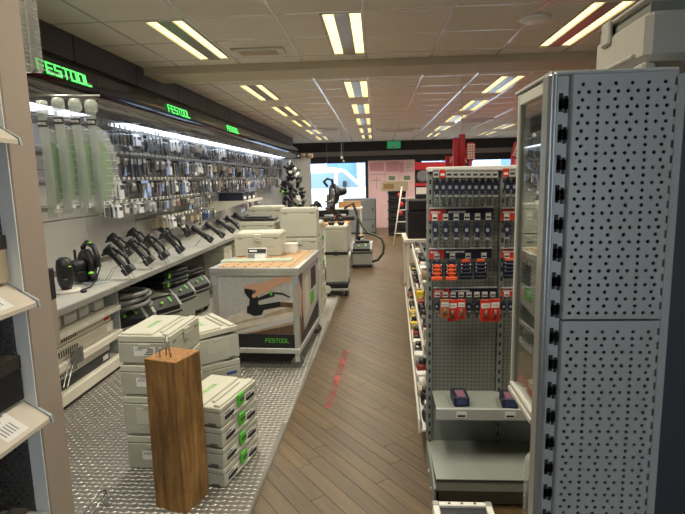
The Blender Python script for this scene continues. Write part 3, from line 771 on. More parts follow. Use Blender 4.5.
# green ring hose on the second
pts = [(.17 * math.cos(a), .17 * math.sin(a), .02 + .01 * math.sin(2 * a)) for a in [k / 24 * 2 * math.pi for k in range(25)]]
t = thing('green_hose', 'dark green hose looped over the second dust extractor', 'hose', (-2.45, 4.98, .447)); part('hose', MB().tube(pts, .014, 8), mat('hose_green', '#3c4a2c', .5), t)
# flat black cases stacked on the further extractors
for i, (y, z, lb) in enumerate(((5.50, .443, 'flat black tool case lying on the third dust extractor'), (5.54, .532, 'upper flat black tool case stacked over the third dust extractor'), (6.05, .443, 'flat black tool case lying on the fourth dust extractor'))):
    t = thing('black_case', lb, 'case', (-2.42, y, z), D(-12), group='flat black tool cases under the display shelf')
    part('base', MB().cb(-.22, .22, -.24, .24, 0, .045, .012), M_black, t); part('lid', MB().cb(-.215, .215, -.235, .235, .045, .086, .014), M_dark, t)
    part('handle', MB().tube([(.22, -.08, .04), (.25, -.07, .04), (.25, .07, .04), (.22, .08, .04)], .008, 6), M_black, t); part('latch', MB().bx(.215, .226, -.17, -.14, .02, .07), M_tg, t)
# ============================================================ LEFT FOREGROUND RACK
def punched(mb, x0, x1, z0, z1, rows, y=0.0, m=0, seg=8, depth=.0015, m2=None):
    """sheet in the XZ plane facing -Y, cut by rows of round holes. rows: (z low, z high, first hole x, pitch, hole z, radius)"""
    for za, zb, xs_, pitch, hz_, r in rows:
        x = x0; holes = []
        c = xs_
        while c < x1 - pitch * .42:
            if c > x0 + pitch * .2: holes.append(c)
            c += pitch
        edges = [x0] + [(a + b) / 2 for a, b in zip(holes, holes[1:])] + [x1]
        if not holes: mb.quad((x0, y, za), (x1, y, za), (x1, y, zb), (x0, y, zb), m); continue
        for i, hx in enumerate(holes):
            xa, xb = edges[i], edges[i + 1]; hzc = hz_
            ring = [(hx + r * math.cos(2 * math.pi * (k + .5) / seg), hzc + r * math.sin(2 * math.pi * (k + .5) / seg)) for k in range(seg)]
            out = []
            for k in range(seg):
                a = 2 * math.pi * (k + .5) / seg; dx, dz = math.cos(a), math.sin(a)
                sx = ((xb - hx) / dx if dx > 0 else (xa - hx) / dx) if abs(dx) > 1e-6 else 9; sz = ((zb - hzc) / dz if dz > 0 else (za - hzc) / dz) if abs(dz) > 1e-6 else 9
                out.append((xb if dx > 0 else xa, zb if dz > 0 else za) if abs(abs(dx) - abs(dz)) < .9 and k % 2 == 0 and False else (hx + dx * min(sx, sz), hzc + dz * min(sx, sz)))
            vs = [(p[0], y, p[1]) for p in ring] + [(p[0], y, p[1]) for p in out] + [(p[0], y + depth, p[1]) for p in ring] + [(xb, y, zb), (xa, y, zb), (xa, y, za), (xb, y, za)]
            fs = []; ws = []
            n = seg
            for k in range(n):
                j = (k + 1) % n; a, b = out[k], out[j]
                corner = None
                for ci, cc in enumerate(((xb, zb), (xa, zb), (xa, za), (xb, za))):
                    on = lambda p: (abs(p[0] - cc[0]) < 1e-7, abs(p[1] - cc[1]) < 1e-7)
                    if (on(a)[0] and on(b)[1]) or (on(a)[1] and on(b)[0]): corner = 3 * n + ci
                f = [k, j, n + j] + ([corner] if corner is not None else []) + [n + k]
                fs.append(tuple(f)[::-1]); ws.append((k, 2 * n + k, 2 * n + j, j))
            mb.add(vs, [f[::-1] for f in fs], m); o_ = len(mb.v) - len(vs)
            for f in ws: mb.f.append(tuple(o_ + i for i in f)); mb.mi.append(m if m2 is None else m2); mb.sm.append(False)
    return mb

M_post = mat('taupe_enamel', '#9c8f82', .32, 0, var=.03, vscale=3, coat=.3)
M_panel_dk = mat('dark_blue_panel', '#1e2833', .5, .2, var=.06)
PX = -1.016; PY = 1.40
rack = thing('display_rack', 'taupe display rack with slanted price rails at the left edge', 'rack', (PX, PY, 0))
wpart('post', MB().cb(PX - .05, PX, PY, PY + .115, 0, 2.6, .003), M_post, rack)
# post face toward the camera, its brighter light painted as a paler sheet
wpart('post_lit_face', MB().bx(PX - .046, PX - .004, PY - .004, PY, 0, 2.6), mat('lit_face_enamel', '#e4e2de', .4, 0), rack)
bk = MB(); pr = []
z = .2
k = 0
while z < 2.3:
    pr.append((z, z + .022, .4 + (.011 if k % 2 else 0), .022, z + .011, .0042)); z += .022; k += 1
punched(bk, .4, 1.56, .2, pr[-1][1], pr, 0, 0, 6)
bk.xf(0, Matrix(((0, 1, 0, PX - .15), (1, 0, 0, 0), (0, 0, 1, 0), (0, 0, 0, 1))))
# facing +X toward the aisle
bk.f = [f[::-1] for f in bk.f]
wpart('punched_panel', bk, M_panel_dk, rack)
wpart('hole_brightener', MB().bx(PX - .162, PX - .158, .4, 1.56, .2, 2.3), mat('brightener_pale', '#f0ece0', .6), rack)  # added pale sheet so the punched holes read as bright dots
wpart('base_foot', MB().cb(PX - .3, PX + .02, .3, PY + .13, 0, .12, .006), M_post, rack)
# shelves with slanted price rails
def rack_shelf(zf, tilt=.0):
    s = MB(); s.bx(PX - .15, PX - .06, .35, PY - .006, zf + .012, zf + .022)
    sh = wpart('shelf', s, M_greyp, rack)
    r = MB(); r.prism([(PX - .075, zf + .034), (PX + .030, zf - .036), (PX + .034, zf - .040), (PX + .034, zf - .052), (PX - .06, zf - .002)], .35, PY - .004, 'y')
    wpart('price_rail', r, mat('rail_cream', '#c2b8a8', .35, 0), rack, sh)
    e = MB(); e.prism([(PX - .078, zf + .038), (PX + .036, zf - .034), (PX + .040, zf - .056), (PX - .06, zf - .008)], PY - .006, PY + .004, 'y'); wpart('rail_end', e, M_greyp, rack, sh)
    n = Vector((.070, 0, .105)).normalized()
    for y in (1.12, 1.27):
        lb = MB()
        a = Vector((PX - .055, 0, zf + .0207)) + n * .0008; b = Vector((PX + .024, 0, zf - .0320)) + n * .0008
        lb.quad((b.x, y - .04, b.z), (b.x, y + .045, b.z), (a.x, y + .045, a.z), (a.x, y - .04, a.z), 0)
        c = a.lerp(b, .5); d = a.lerp(b, .85); o = n * .0005
        for q in range(5): lb.quad((d.x + o.x, y - .03 + q * .012, d.z + o.z), (d.x + o.x, y - .0255 + q * .012, d.z + o.z), (c.x + o.x, y - .0255 + q * .012, c.z + o.z), (c.x + o.x, y - .03 + q * .012, c.z + o.z), 1)
        for q, ww in ((.15, .06), (.3, .035)): e1 = a.lerp(b, q); e2 = a.lerp(b, q + .07); lb.quad((e2.x + o.x, y - .03, e2.z + o.z), (e2.x + o.x, y - .03 + ww, e2.z + o.z), (e1.x + o.x, y - .03 + ww, e1.z + o.z), (e1.x + o.x, y - .03, e1.z + o.z), 1)
        if y < 1.2: lb.quad((b.x + o.x, y - .04, b.z + o.z + .002), (b.x + o.x, y + .045, b.z + o.z + .002), (d.x + o.x, y + .045, d.z + o.z + .001), (d.x + o.x, y - .04, d.z + o.z + .001), 2)
        wpart('price_label', lb, [M_paper, M_grey_print, M_red], rack, sh)
rack_shelf(.93); rack_shelf(1.285); rack_shelf(1.745)
# dark cartons on the shelves
for lb, y, z, h in (('black and brown open carton on the lowest slanted rack shelf', 1.25, .953, .13), ('dark brown carton with pale front on the middle rack shelf', 1.25, 1.308, .13)):
    t = thing('open_carton', lb, 'box', (PX - .09, y, z), group=None)
    part('body', MB().cb(-.05, .055, -.14, .14, 0, h, .002), M_tan if z > 1 else M_black, t)
    part('flap', MB().bx(-.051, .056, -.141, .141, h - .035, h + .004), mat('dark_brown_card', '#2d241f', .7), t)
t = thing('lower_carton', 'brown carton low on the rack at the bottom left corner', 'box', (PX - .05, 1.2, .585)); part('body', MB().cb(-.03, .02, -.1, .14, 0, .04, .004), M_card, t); part('flap', MB().bx(-.03, .024, -.1, .14, .04, .045), mat('dark_brown_card', '#2d241f'), t)
wpart('shelf', MB().bx(PX - .15, PX - .0, .35, PY - .01, .572, .584), M_greyp, rack)

# ---- saw blade clamshells hanging behind the post
M_band = hazy('clamshell_grey_band', '#969d94', .35, rough=.2)
M_disc = mat('green_blade', '#4d7a34', .5, 0, var=.2, vscale=6)
def clamshell():
    t = thing('saw_blade_pack', 'x', 'blade pack')
    b = MB(); n = 14                     # spine strip, bowed
    zs = [-.42 + .42 * k / n for k in range(n + 1)]
    bow = [.012 * math.sin(math.pi * k / n) for k in range(n + 1)]
    vs = []
    for z, o in zip(zs, bow): vs += [(-.022 + o, -o, z), (.015 + o, -o, z)]
    b.add(vs, [(2 * k, 2 * k + 1, 2 * k + 3, 2 * k + 2) for k in range(n)], 0, True)
    sp = part('spine', b, M_band, t)
    part('name_tag', wordmark('FESTOOL', .008, T(-.002, -.0062, -.052) @ Rx(math.pi / 2), 1, MB().bx(-.020, .018, -.006, -.004, -.065, -.040), shear=0, depth=.0004, sx=.62), [M_print, M_paper], sp)
    # half round clear shell with ribs, bulging to the right and back
    s = MB(); k = 16; R = .165; zc = -.235
    pr = [(R * math.cos(a), R * math.sin(a)) for a in [math.pi * (i / k - .5) for i in range(k + 1)]]
    vs = []; 
    for c, z in pr: vs += [(.012 + c * .22, c * .62 - .006, zc + z), (.004 + c * .15, c * .62 + .03, zc + z)]
    s.add(vs, [(2 * i, 2 * i + 2, 2 * i + 3, 2 * i + 1) for i in range(k)], 0, True)
    vs = [(.012 + c * .22, c * .62 - .006, zc + z) for c, z in pr] + [(.008, -.006, zc + z) for c, z in pr]
    s.add(vs, [(i, i + 1, k + 2 + i, k + 1 + i) for i in range(k)], 0, True)
    part('clear_shell', s, M_blister2, t)
    rb = MB()
    for i in range(1, k):
        c, z = pr[i]; rb.tube([(.010 + c * .06, c * .3 - .007, zc + z), (.013 + c * .22, c * .62 - .007, zc + z), (.005 + c * .15, c * .62 + .031, zc + z)], .0016, 4)
    part('shell_ribs', rb, hazy('shell_rib', '#e3e8e0', .25), t)
    d = MB(); pr2 = [(.125 * math.cos(a), .125 * math.sin(a)) for a in [math.pi * (i / k - .5) for i in range(k + 1)]]
    d.poly([(.006 + c * .16, c * .62 + .012, zc + z - .01) for c, z in pr2]); part('blade', d, M_disc, t)
    cap = MB(); cap.lathe([(.024, -.01), (.024, .02), (.018, .036), (.0001, .04)], (-.004, .01, 0), 12); part('hang_cap', cap, M_blister2, t)
    return t
c0 = clamshell(); ordc = ['first, against the post', 'second', 'third', 'fourth, farthest from the post']
for i, (px, py, Y) in enumerate(((42, 110, 2.0), (58, 107, 2.02), (75, 108, 2.05), (91, 109, 2.08))):
    o = c0 if i == 0 else dup(c0); o.location = ony(px, py, Y); o.rotation_euler = (0, 0, D(4)); props(o, 'clear saw blade pack with grey spine and green disc, ' + ordc[i], 'blade pack', 'saw blade packs hanging behind the rack post')
# holding bar for the packs
t = thing('hanging_bar', 'steel bar holding the saw blade packs behind the post', 'bar', (-1.2, 2.0, 1.97)); a = ony(36, 98, 2.03); b = ony(100, 98, 2.12)
wpart('rod', MB().cyl(Vector((PX - .02, PY + .12, a.z + .01)), a + Vector((-.05, 0, .01)), .004, 6).cyl(a + Vector((-.05, 0, .01)), b + Vector((0, 0, .01)), .004, 6), M_steel, t)
# narrow clear blister strips above, hanging off the rack's top
M_strip_pl = hazy('clear_strip', '#a8a59f', .55)
for i, (px, w) in enumerate(((24, .045), (36, .035))):
    P = ony(px, 72, 1.75); t = thing('blister_strip', ('wide' if i == 0 else 'narrow') + ' clear ribbed blister strip hanging beside the rack post top', 'blister strip', P, D(10))
    part('sheet', MB().cb(-w / 2, w / 2, 0, .025, 0, .34, .006), M_strip_pl, t)
    rb = MB()
    for k in range(22): rb.bx(w * .15, w * .5, -.002, .024, .008 + k * .015, .0095 + k * .015)
    part('rib', rb, M_blister2, t)['kind'] = 'stuff'
t = thing('rack_hook', 'steel arm at the top of the rack post carrying clear blister strips', 'hook', (PX, PY + .1, 2.3)); P = ony(36, 72, 1.75)
wpart('arm', MB().cyl((PX - .02, PY + .12, P.z + .335), (P.x + .03, P.y + .012, P.z + .335), .004, 6), M_steel, t)
# ============================================================ STACKED CASES, POST, BENCHES
M_lid = mat('case_lid_plastic', '#b7b5a5', .48, 0, var=.03, vscale=8, bump=.1, bscale=400)
M_seam = mat('dark_seam', '#6b6a60', .8)
def systainer(label, loc, rz, h, w=.396, d=.296, latch=None, logo=True, side='sticker', body=None, lid=None, group='stacked grey tool cases', cards=False, tilt=0.0):
    """grey tool case; front is -Y, left side -X"""
    body = body or M_syst; lid = lid or M_lid
    t = thing('tool_case', label, 'tool case', loc, rz, group=group)
    X, Y = w / 2, d / 2; lh = min(.05, h * .36); zb = h - lh
    b = MB(); b.cb(-X, X, -Y, Y, .004, zb, .0035)
    for sx in (-1, 1):
        for sy in (-1, 1): b.cb(sx * (X - .045) - .03, sx * (X - .045) + .03, sy * (Y - .045) - .03, sy * (Y - .045) + .03, 0, .02, .004)   # feet
    bo = part('body', b, body, t)
    part('seam', MB().bx(-X + .003, X - .003, -Y + .003, Y - .003, zb - .002, zb + .005), M_seam, t)
    nt_ = MB()
    for sx in (-1, 1): nt_.bx(sx * (X - .05) - .022, sx * (X - .05) + .022, -Y - .0008, -Y + .01, zb - .010, zb - .002); nt_.bx(sx * X - .0008 if sx < 0 else sx * X - .004, sx * X + .004 if sx < 0 else sx * X + .0008, -Y + .03, -Y + .075, .006, .016)
    part('notch', nt_, M_seam, t)['kind'] = 'stuff'
    l = MB(); l.cb(-X, X, -Y, Y, zb + .003, h - .011, .0035)
    l.cb(-X + .012, X - .012, -Y * .30, Y - .012, h - .014, h, .004)                       # raised field that carries the mark
    l.cb(-X + .012, X - .012, -Y + .010, -Y * .30 - .055, h - .014, h, .004)
    l.cb(-X + .06, X - .06, -Y * .30 - .038, -Y * .30 - .018, h - .014, h, .005)       # handle bar in its trough
    lo = part('lid', l, lid, t)
    if tilt: lo.rotation_euler = (0, 0, 0)
    for sx in (-1, 1): part('side_clip', MB().cb(sx * X - .003, sx * X + .003, -.035, .035, zb - .030, zb - .006, .002), body, t)
    rib = MB(); n = max(1, int((zb - .05) / .045))
    for k in range(n): zz = .045 + k * .045; rib.bx(-X + .07, -.06, -Y - .0015, -Y + .009, zz, zz + .012); rib.bx(.06, X - .07, -Y - .0015, -Y + .009, zz, zz + .012); 
    if not cards: part('front_rib', rib, body, t)['kind'] = 'stuff'
    if latch:
        q = MB(); q.cb(-.034, .034, -Y - .014, -Y + .002, zb - .036, zb + .036, .014); la = part('latch', q, M_green if latch == 'green' else body, t)
        part('grip', MB().cb(-.024, .024, -Y - .018, -Y - .011, zb - .005, zb + .006, .003), M_navy if latch == 'green' else body, la)
    if cards:
        for s in (-1, 1):
            q = MB(); q.bx(s * .115 - .055, s * .115 + .055, -Y - .0016, -Y + .002, .018, zb - .004, 0); q.bx(s * .115 - .05, s * .115 + .05, -Y - .002, -Y - .0016, .022, .045, 1); q.bx(s * .115 - .048, s * .115 + .01, -Y - .002, -Y - .0016, .050, zb - .010, 2)
            part('label_card', q, [M_paper, M_print, M_grey_print], t)
        part('front_rail', MB().cb(-.085, .085, -Y - .008, -Y + .004, zb - .062, zb - .045, .004), lid, t)
    if side == 'sticker':
        q = MB(); q.bx(-X - .0012, -X + .006, -.06, .06, zb * .38, zb * .38 + .05, 0)
        for k in range(4): q.bx(-X - .0016, -X - .0012, -.05, .0 - .008 * k, zb * .38 + .006 + k * .010, zb * .38 + .011 + k * .010, 1)
        for k in range(6): q.bx(-X - .0016, -X - .0012, .010 + k * .007, .013 + k * .007, zb * .38 + .028, zb * .38 + .044, 2)
        part('sticker', q, [M_paper, M_print, M_grey_print], t)
    elif side == 'panel':
        part('side_panel', MB().cb(-X - .001, -X + .008, -Y + .07, Y - .07, .06, zb - .02, .003), lid, t)
    elif side == 'blue':
        part('sticker', MB().bx(-X - .0012, -X + .006, -.12, -.05, zb * .45, zb * .45 + .02), mat('blue_sticker', '#35538f', .6), t)
    if logo:
        part('word_mark', wordmark('FESTOOL', .022, T(.0, Y * .22, h), t=.30, depth=.0006), M_green, lo, label='green FESTOOL letters')
    return t
ZF = .003
# tall stack, left
z = ZF
for i, (h, lb) in enumerate(((.205, 'grey tool case at the bottom of the tall stack behind the timber post'), (.228, 'grey tool case second from the bottom of the tall stack behind the post'),
                             (.178, 'grey tool case third from the bottom with a white sticker behind the post'), (.166, 'topmost grey tool case behind the timber post with green lettering on its lid'))):
    systainer(lb, (-1.236, 2.775, z), D(87), h, side='sticker' if i != 1 else 'panel', latch='grey', logo=(i == 3), body=M_syst2 if i < 3 else M_syst2); z += h + .001
# angled stack behind it
z = ZF
for i, (h, sd, lb) in enumerate(((.255, 'none', 'grey tool case at the base of the angled stack'), (.152, 'blue', 'grey tool case with a small blue sticker in the angled stack'), (.212, 'panel', 'top grey tool case of the angled stack, lid slightly ajar'))):
    t = systainer(lb, (-1.164, 3.32, z), D(130.5), h, side=sd, latch='grey' if i < 2 else 'green', logo=(i == 2), lid=M_lid)
    if i == 2:
        for ch in t.children:
            if ch.name.startswith('lid'): ch.rotation_euler = (D(-2.5), 0, 0); ch.location = (0, .0, .012)
    z += h + .001
# low stack with green latches
z = ZF; cx, cy = -.797 + .198 * .232 - .148 * .973, 2.415 + .198 * .973 + .148 * .232
for i, lb in enumerate(('lowest case with green latch in the low stack of four', 'second case from the floor in the low stack with green latches', 'third case from the floor in the low stack with green latches', 'top case of the low stack with green lettering and latch')):
    systainer(lb, (cx, cy, z), D(76.6), .111, side='none', latch='green', logo=(i == 3), cards=True, body=M_lid, group='low stack of cases with green latches'); z += .112

# ---- timber post with nails
def timber_mat():
    m = bpy.data.materials.new('weathered_timber'); m.use_nodes = True; nt = m.node_tree; b = nt.nodes['Principled BSDF']
    tc = nt.nodes.new('ShaderNodeTexCoord'); mp = nt.nodes.new('ShaderNodeMapping'); mp.inputs['Scale'].default_value = (14, 14, 1.3)
    nt.links.new(tc.outputs['Object'], mp.inputs[0])
    n = nt.nodes.new('ShaderNodeTexNoise'); n.inputs['Scale'].default_value = 1.7; n.inputs['Detail'].default_value = 8; n.inputs['Roughness'].default_value = .7; n.inputs['Distortion'].default_value = .6
    nt.links.new(mp.outputs[0], n.inputs['Vector'])
    r = nt.nodes.new('ShaderNodeValToRGB'); e = r.color_ramp.elements
    e[0].position = .28; e[0].color = lin('#4a321b'); e[1].position = .72; e[1].color = lin('#b58a55')
    q = r.color_ramp.elements.new(.5); q.color = lin('#85602f')
    nt.links.new(n.outputs[0], r.inputs[0])
    n3 = nt.nodes.new('ShaderNodeTexNoise'); n3.inputs['Scale'].default_value = 3.5; n3.inputs['Detail'].default_value = 3; nt.links.new(tc.outputs['Object'], n3.inputs['Vector'])
    mr = nt.nodes.new('ShaderNodeMapRange'); mr.inputs[1].default_value = .35; mr.inputs[2].default_value = .65; mr.inputs[3].default_value = .72; mr.inputs[4].default_value = 1.15; nt.links.new(n3.outputs[0], mr.inputs[0])
    mx = nt.nodes.new('ShaderNodeMix'); mx.data_type = 'RGBA'; mx.blend_type = 'MULTIPLY'; mx.inputs[0].default_value = 1
    nt.links.new(r.outputs[0], mx.inputs[6]); nt.links.new(mr.outputs[0], mx.inputs[7]); nt.links.new(mx.outputs[2], b.inputs['Base Color'])
    b.inputs['Roughness'].default_value = .7
    bp = nt.nodes.new('ShaderNodeBump'); bp.inputs['Strength'].default_value = .5; bp.inputs['Distance'].default_value = .004
    nt.links.new(n.outputs[0], bp.inputs['Height']); nt.links.new(bp.outputs[0], b.inputs['Normal']); return m
M_timber = timber_mat()
post = thing('timber_post', 'square weathered timber post with three nails in its sawn top', 'timber post', (-.984, 2.318, ZF), D(-18))
b = MB(); n = 12; hw = .092; c = .004; rp = random.Random(5)
ringp = [(-hw + c, -hw), (-.03, -hw), (.03, -hw), (hw - c, -hw), (hw, -hw + c), (hw, -.03), (hw, .03), (hw, hw - c), (hw - c, hw), (-hw + c, hw), (-hw, hw - c), (-hw, -hw + c)]
off = [(rp.uniform(-.0015, .0015), rp.uniform(-.0015, .0015)) for _ in ringp]
vs = []
for k in range(n + 1):
    f = k / n
    for (x, y), (ox, oy) in zip(ringp, off): vs.append((x + ox * math.sin(6 * f + x * 40), y + oy * math.cos(5 * f + y * 30), .757 * f))
m_ = len(ringp); b.add(vs, [(k * m_ + i, k * m_ + (i + 1) % m_, (k + 1) * m_ + (i + 1) % m_, (k + 1) * m_ + i) for k in range(n) for i in range(m_)]); b.f += [tuple(range(m_))[::-1], tuple(n * m_ + i for i in range(m_))]; b.mi += [0, 0]; b.sm += [False, False]
part('beam', b, M_timber, post)
part('sawn_top', MB().cb(-hw + .003, hw - .003, -hw + .003, hw - .003, .752, .7585, .002), mat('sawn_end_grain', '#8f6538', .8, 0, var=.45, vscale=45, bump=.6, bscale=90), post)
for x, y, h, tx in ((-.030, -.05, .045, 0), (-.018, -.02, .085, 0), (.022, -.035, .105, -.022)):
    q = MB(); q.cyl((x, y, .75), (x + tx, y, .757 + h), .0035, 8); q.cyl((x + tx, y, .757 + h), (x + tx, y, .760 + h), .007, 10); part('nail', q, M_steel, post)
q = MB()
for k in range(26):
    s = k % 2; a = rp.uniform(-.07, .07); zz = rp.uniform(.05, .72)
    if s: q.cyl((a, -hw - .0012, zz), (a, -hw + .004, zz), .0028, 6)
    else: q.cyl((hw - .004, a, zz), (hw + .0012, a, zz), .0028, 6)
part('worm_hole', q, M_print, post)['kind'] = 'stuff'

# ---- demo bench with posters
CA = D(-3); CO = Vector((-.645, 4.11, ZF))
cart = thing('demo_bench', 'aluminium framed demo bench on casters with printed side panels', 'workbench', CO, CA)
CW, CD, CH = .73, 1.06, .862
rl = MB()
for z0, z1, o in ((CH - .062, CH - .036, .0), (CH - .034, CH - .002, .004)):
    rl.bx(-CW - .01 - o, .01 + o, -.01 - o, .03, z0, z1).bx(-CW - .01 - o, .01 + o, CD - .03, CD + .01 + o, z0, z1).bx(-CW - .01 - o, -CW + .03, .03, CD - .03, z0, z1).bx(-.03, .01 + o, .03, CD - .03, z0, z1)
part('top_frame', rl, M_alu, cart)
# perforated board
tb = MB(); rowsb = []; k = 0; yy = .03
while yy < CD - .04:
    ye = min(yy + .096, CD - .03); rowsb.append((yy, ye, -CW + .03 + .048, .096, (yy + ye) / 2, .012)); yy = ye
punched(tb, -CW + .03, -.03, .03, CD - .03, rowsb, 0, 0, 8, depth=.018, m2=1)
tb.xf(0, Matrix(((1, 0, 0, 0), (0, 0, 1, 0), (0, -1, 0, CH), (0, 0, 0, 1)))); tb.f = [f[::-1] for f in tb.f]
part('perforated_top', tb, [mat('mdf_top', '#a3825a', .6, 0, var=.08, vscale=12), mat('mdf_hole_shade', '#5a4026', .8)], cart); part('top_underside', MB().bx(-CW + .03, -.03, .03, CD - .03, CH - .05, CH - .02), M_dark, cart)  # hole walls coloured dark brown to stand in for the shade inside
for x in (-CW, -.045):
    for y in (0, CD - .045):
        l = MB(); l.cb(x, x + .045, y, y + .045, .13, CH - .062, .004); l.bx(x + .018, x + .027, y - .001, y + .046, .15, CH - .07); part('leg', l, M_alu, cart)
        g = MB(); g.prism([(x - .004, CH - .062), (x + .049, CH - .062), (x + .049, CH - .13), (x + .022, CH - .15), (x - .004, CH - .13)], y - .006, y - .001, 'y'); part('corner_bracket', g, M_greyp, cart)
br = MB(); br.cb(-CW - .005, .005, -.006, .04, .13, .175, .004).cb(-CW - .005, .005, CD - .04, CD + .006, .13, .175, .004).cb(-CW - .005, -CW + .04, .04, CD - .04, .13, .175, .004).cb(-.04, .005, .04, CD - .04, .13, .175, .004)
part('bottom_rail', br, M_alu, cart)
part('floor_board', MB().bx(-CW + .04, -.04, .04, CD - .04, .14, .15), M_dark, cart)
for x in (-CW + .03, -.03):
    for y in (.05, CD - .05):
        w = MB(); w.cyl((x, y - .014, .05), (x, y + .014, .05), .05, 16); cs = part('caster', w, mat('caster_grey', '#5b5b58', .6), cart)
        f = MB(); f.bx(x - .02, x + .02, y - .022, y - .017, .05, .125).bx(x - .02, x + .02, y + .017, y + .022, .05, .125).bx(x - .022, x + .022, y - .025, y + .025, .12, .13); part('fork', f, M_alu, cs)
# posters: flat prints
_cm = (Matrix.Translation(CO) @ Rz(CA)); _ci = _cm.inverted()
def on_front(px, py, y=.012):
    o = _ci @ EYE; d = (_ci.to_3x3() @ ray(px, py)); t = (y - o.y) / d.y; p = o + d * t; return (p.x, p.z)
def F(cx, cy): return on_front(210 + cx / 4.283, 250 + cy / 4.283)
pal = [mat('poster_grey', '#adaba6', .5, 0, var=.12, vscale=60), mat('poster_dark', '#1b1b22', .45), mat('poster_skin', '#c4987a', .5), mat('poster_black', '#101014', .45), mat('poster_wood', '#a5927a', .5, 0, var=.2, vscale=20), mat('poster_pale_wood', '#c6bcaa', .5, 0, var=.1, vscale=20), mat('poster_brown', '#5b4433', .5, 0, var=.2, vscale=20), mat('poster_white', '#b9b7b2', .5), M_green, mat('poster_silver', '#b4b2ac', .5)]
xa, xb = -CW + .045, -.045; ztop, zbot = CH - .064, .176
ps = MB(); lay = [0]
def pol(pts, m, raw=False):
    lay[0] += 1; y = .012 - lay[0] * .00035
    q = pts if raw else [F(*p) for p in pts]
    q = [(min(max(x, xa), xb), min(max(z, zbot), ztop)) for x, z in q]
    ps.poly([(x, y, z) for x, z in q], m)
_, zs = F(100, 358)
pol([(xa, zbot), (xb, zbot), (xb, ztop), (xa, ztop)], 0, True)
pol([(20, 95), (20, 290), (45, 290), (45, 95)], 7)
pol([(235, 105), (240, 105), (240, 260), (235, 260)], 7); pol([(340, 105), (358, 105), (358, 260), (340, 260)], 7)
pol([(0, 305), (85, 280), (355, 212), (355, 245), (0, 345)], 5)
pol([(0, 330), (358, 240), (358, 360), (0, 360)], 4); pol([(60, 330), (358, 262), (358, 290), (60, 350)], 5); pol([(100, 352), (358, 285), (358, 305), (130, 358)], 7)
pol([(150, 360), (358, 318), (358, 360)], 6)
pol([(125, 262), (150, 252), (235, 262), (232, 287), (200, 290), (165, 282)], 9)
pol([(275, 230), (300, 222), (355, 226), (355, 246), (302, 244)], 6)
pol([(160, 240), (200, 228), (228, 240), (230, 258), (222, 278), (190, 283), (158, 268)], 3)
pol([(205, 236), (300, 220), (304, 243), (225, 258)], 3)
pol([(146, 166), (156, 160), (196, 180), (206, 205), (240, 190), (270, 178), (278, 184), (276, 198), (240, 208), (208, 216), (206, 240), (168, 244), (170, 210), (150, 186)], 3)
pol([(276, 180), (310, 183), (345, 200), (343, 205), (308, 190), (276, 188)], 3)
pol([(258, 178), (268, 174), (268, 192), (258, 195)], 8)
pol([(358, 112), (310, 110), (278, 118), (250, 132), (225, 142), (190, 145), (160, 148), (148, 154), (148, 164), (178, 168), (196, 172), (184, 188), (180, 200), (190, 206), (212, 190), (240, 184), (262, 172), (290, 152), (332, 138), (358, 132)], 2)
pol([(196, 172), (200, 176), (190, 188), (186, 186)], 6); pol([(168, 166), (196, 171), (194, 174), (166, 169)], 6)
pol([(xa, zbot), (xb, zbot), (xb, zs), (xa, zs)], 1, True)
p0 = part('front_poster', ps, pal, cart, label='poster of a hand guiding a black sander over boards')
cxx, czz = F(289, 387); x1, _ = F(238, 387); x2, _ = F(342, 387)
part('word_mark', wordmark('FESTOOL', .031, T(cxx, .0045, czz) @ Rx(math.pi / 2), t=.26, depth=.0008), M_green, p0)
# right side poster
sp = MB(); lay = 0
def spol(pts, m):
    global lay
    lay += 1; x = -.012 + .0004 * lay; sp.poly([(x, y, z) for y, z in pts], m)
spol([(.045, zbot), (CD - .045, zbot), (CD - .045, ztop), (.045, ztop)], 0)
spol([(.045, zbot), (.30, zbot), (.22, .50), (.26, ztop), (.045, ztop)], 6); spol([(.06, .45), (.16, .40), (.20, .62), (.1, .75), (.06, .74)], 2)
spol([(.32, .35), (.55, .40), (.52, .72), (.34, .70)], 5); spol([(.60, .42), (.98, .42), (.98, .75), (.60, .75)], 7)
spol([(.60, .40), (.80, .40), (.80, .52), (.60, .52)], 8); spol([(.64, .54), (.92, .54), (.92, .74), (.64, .74)], 1); spol([(.045, zbot), (CD - .045, zbot), (CD - .045, .36), (.045, .22)], 1)
part('side_poster', sp, pal, cart)

# ---- things on the demo bench
systainer('grey tool case standing alone on the demo bench top', (-1.12, 4.93, CH + ZF), D(1), .225, w=.44, d=.32, latch='grey', logo=False, side='none', body=M_lid, group=None)
t = thing('price_stand', 'small black and white price card in front of the case on the bench', 'price card', (-1.09, 4.62, CH + ZF), 0)
q = MB(); q.prism([(-.03, 0), (.03, 0), (.012, .10), (.006, .10)], -.085, .085, 'x'); part('stand', q, M_paper, t)
q = MB(); q.bx(-.083, .083, 0, .001, .058, .096, 0).bx(-.07, .0, -.0006, 0, .07, .085, 1).bx(-.083, -.02, 0, .001, .008, .05, 2); q.xf(0, T(0, -.031, 0) @ Rx(D(-15))); part('printed_face', q, [M_print, M_paper, M_grey_print], t)
t = thing('acrylic_sheet', 'clear greenish acrylic sheet lying across the bench top', 'acrylic sheet', (-1.05, 4.5, CH + ZF), D(2))
part('sheet', MB().cb(-.33, .30, -.075, .075, 0, .014, .002), mat('pale_acrylic', '#b9c7b4', .15, 0), t); part('edge_strip', MB().bx(-.33, .30, -.078, -.075, 0, .014), mat('acrylic_edge', '#cdd4c0', .2), t)
carton('small white carton at the far right corner of the bench top', -.84, 5.02, CH + ZF, .12, .12, .09, M_paper, M_white)

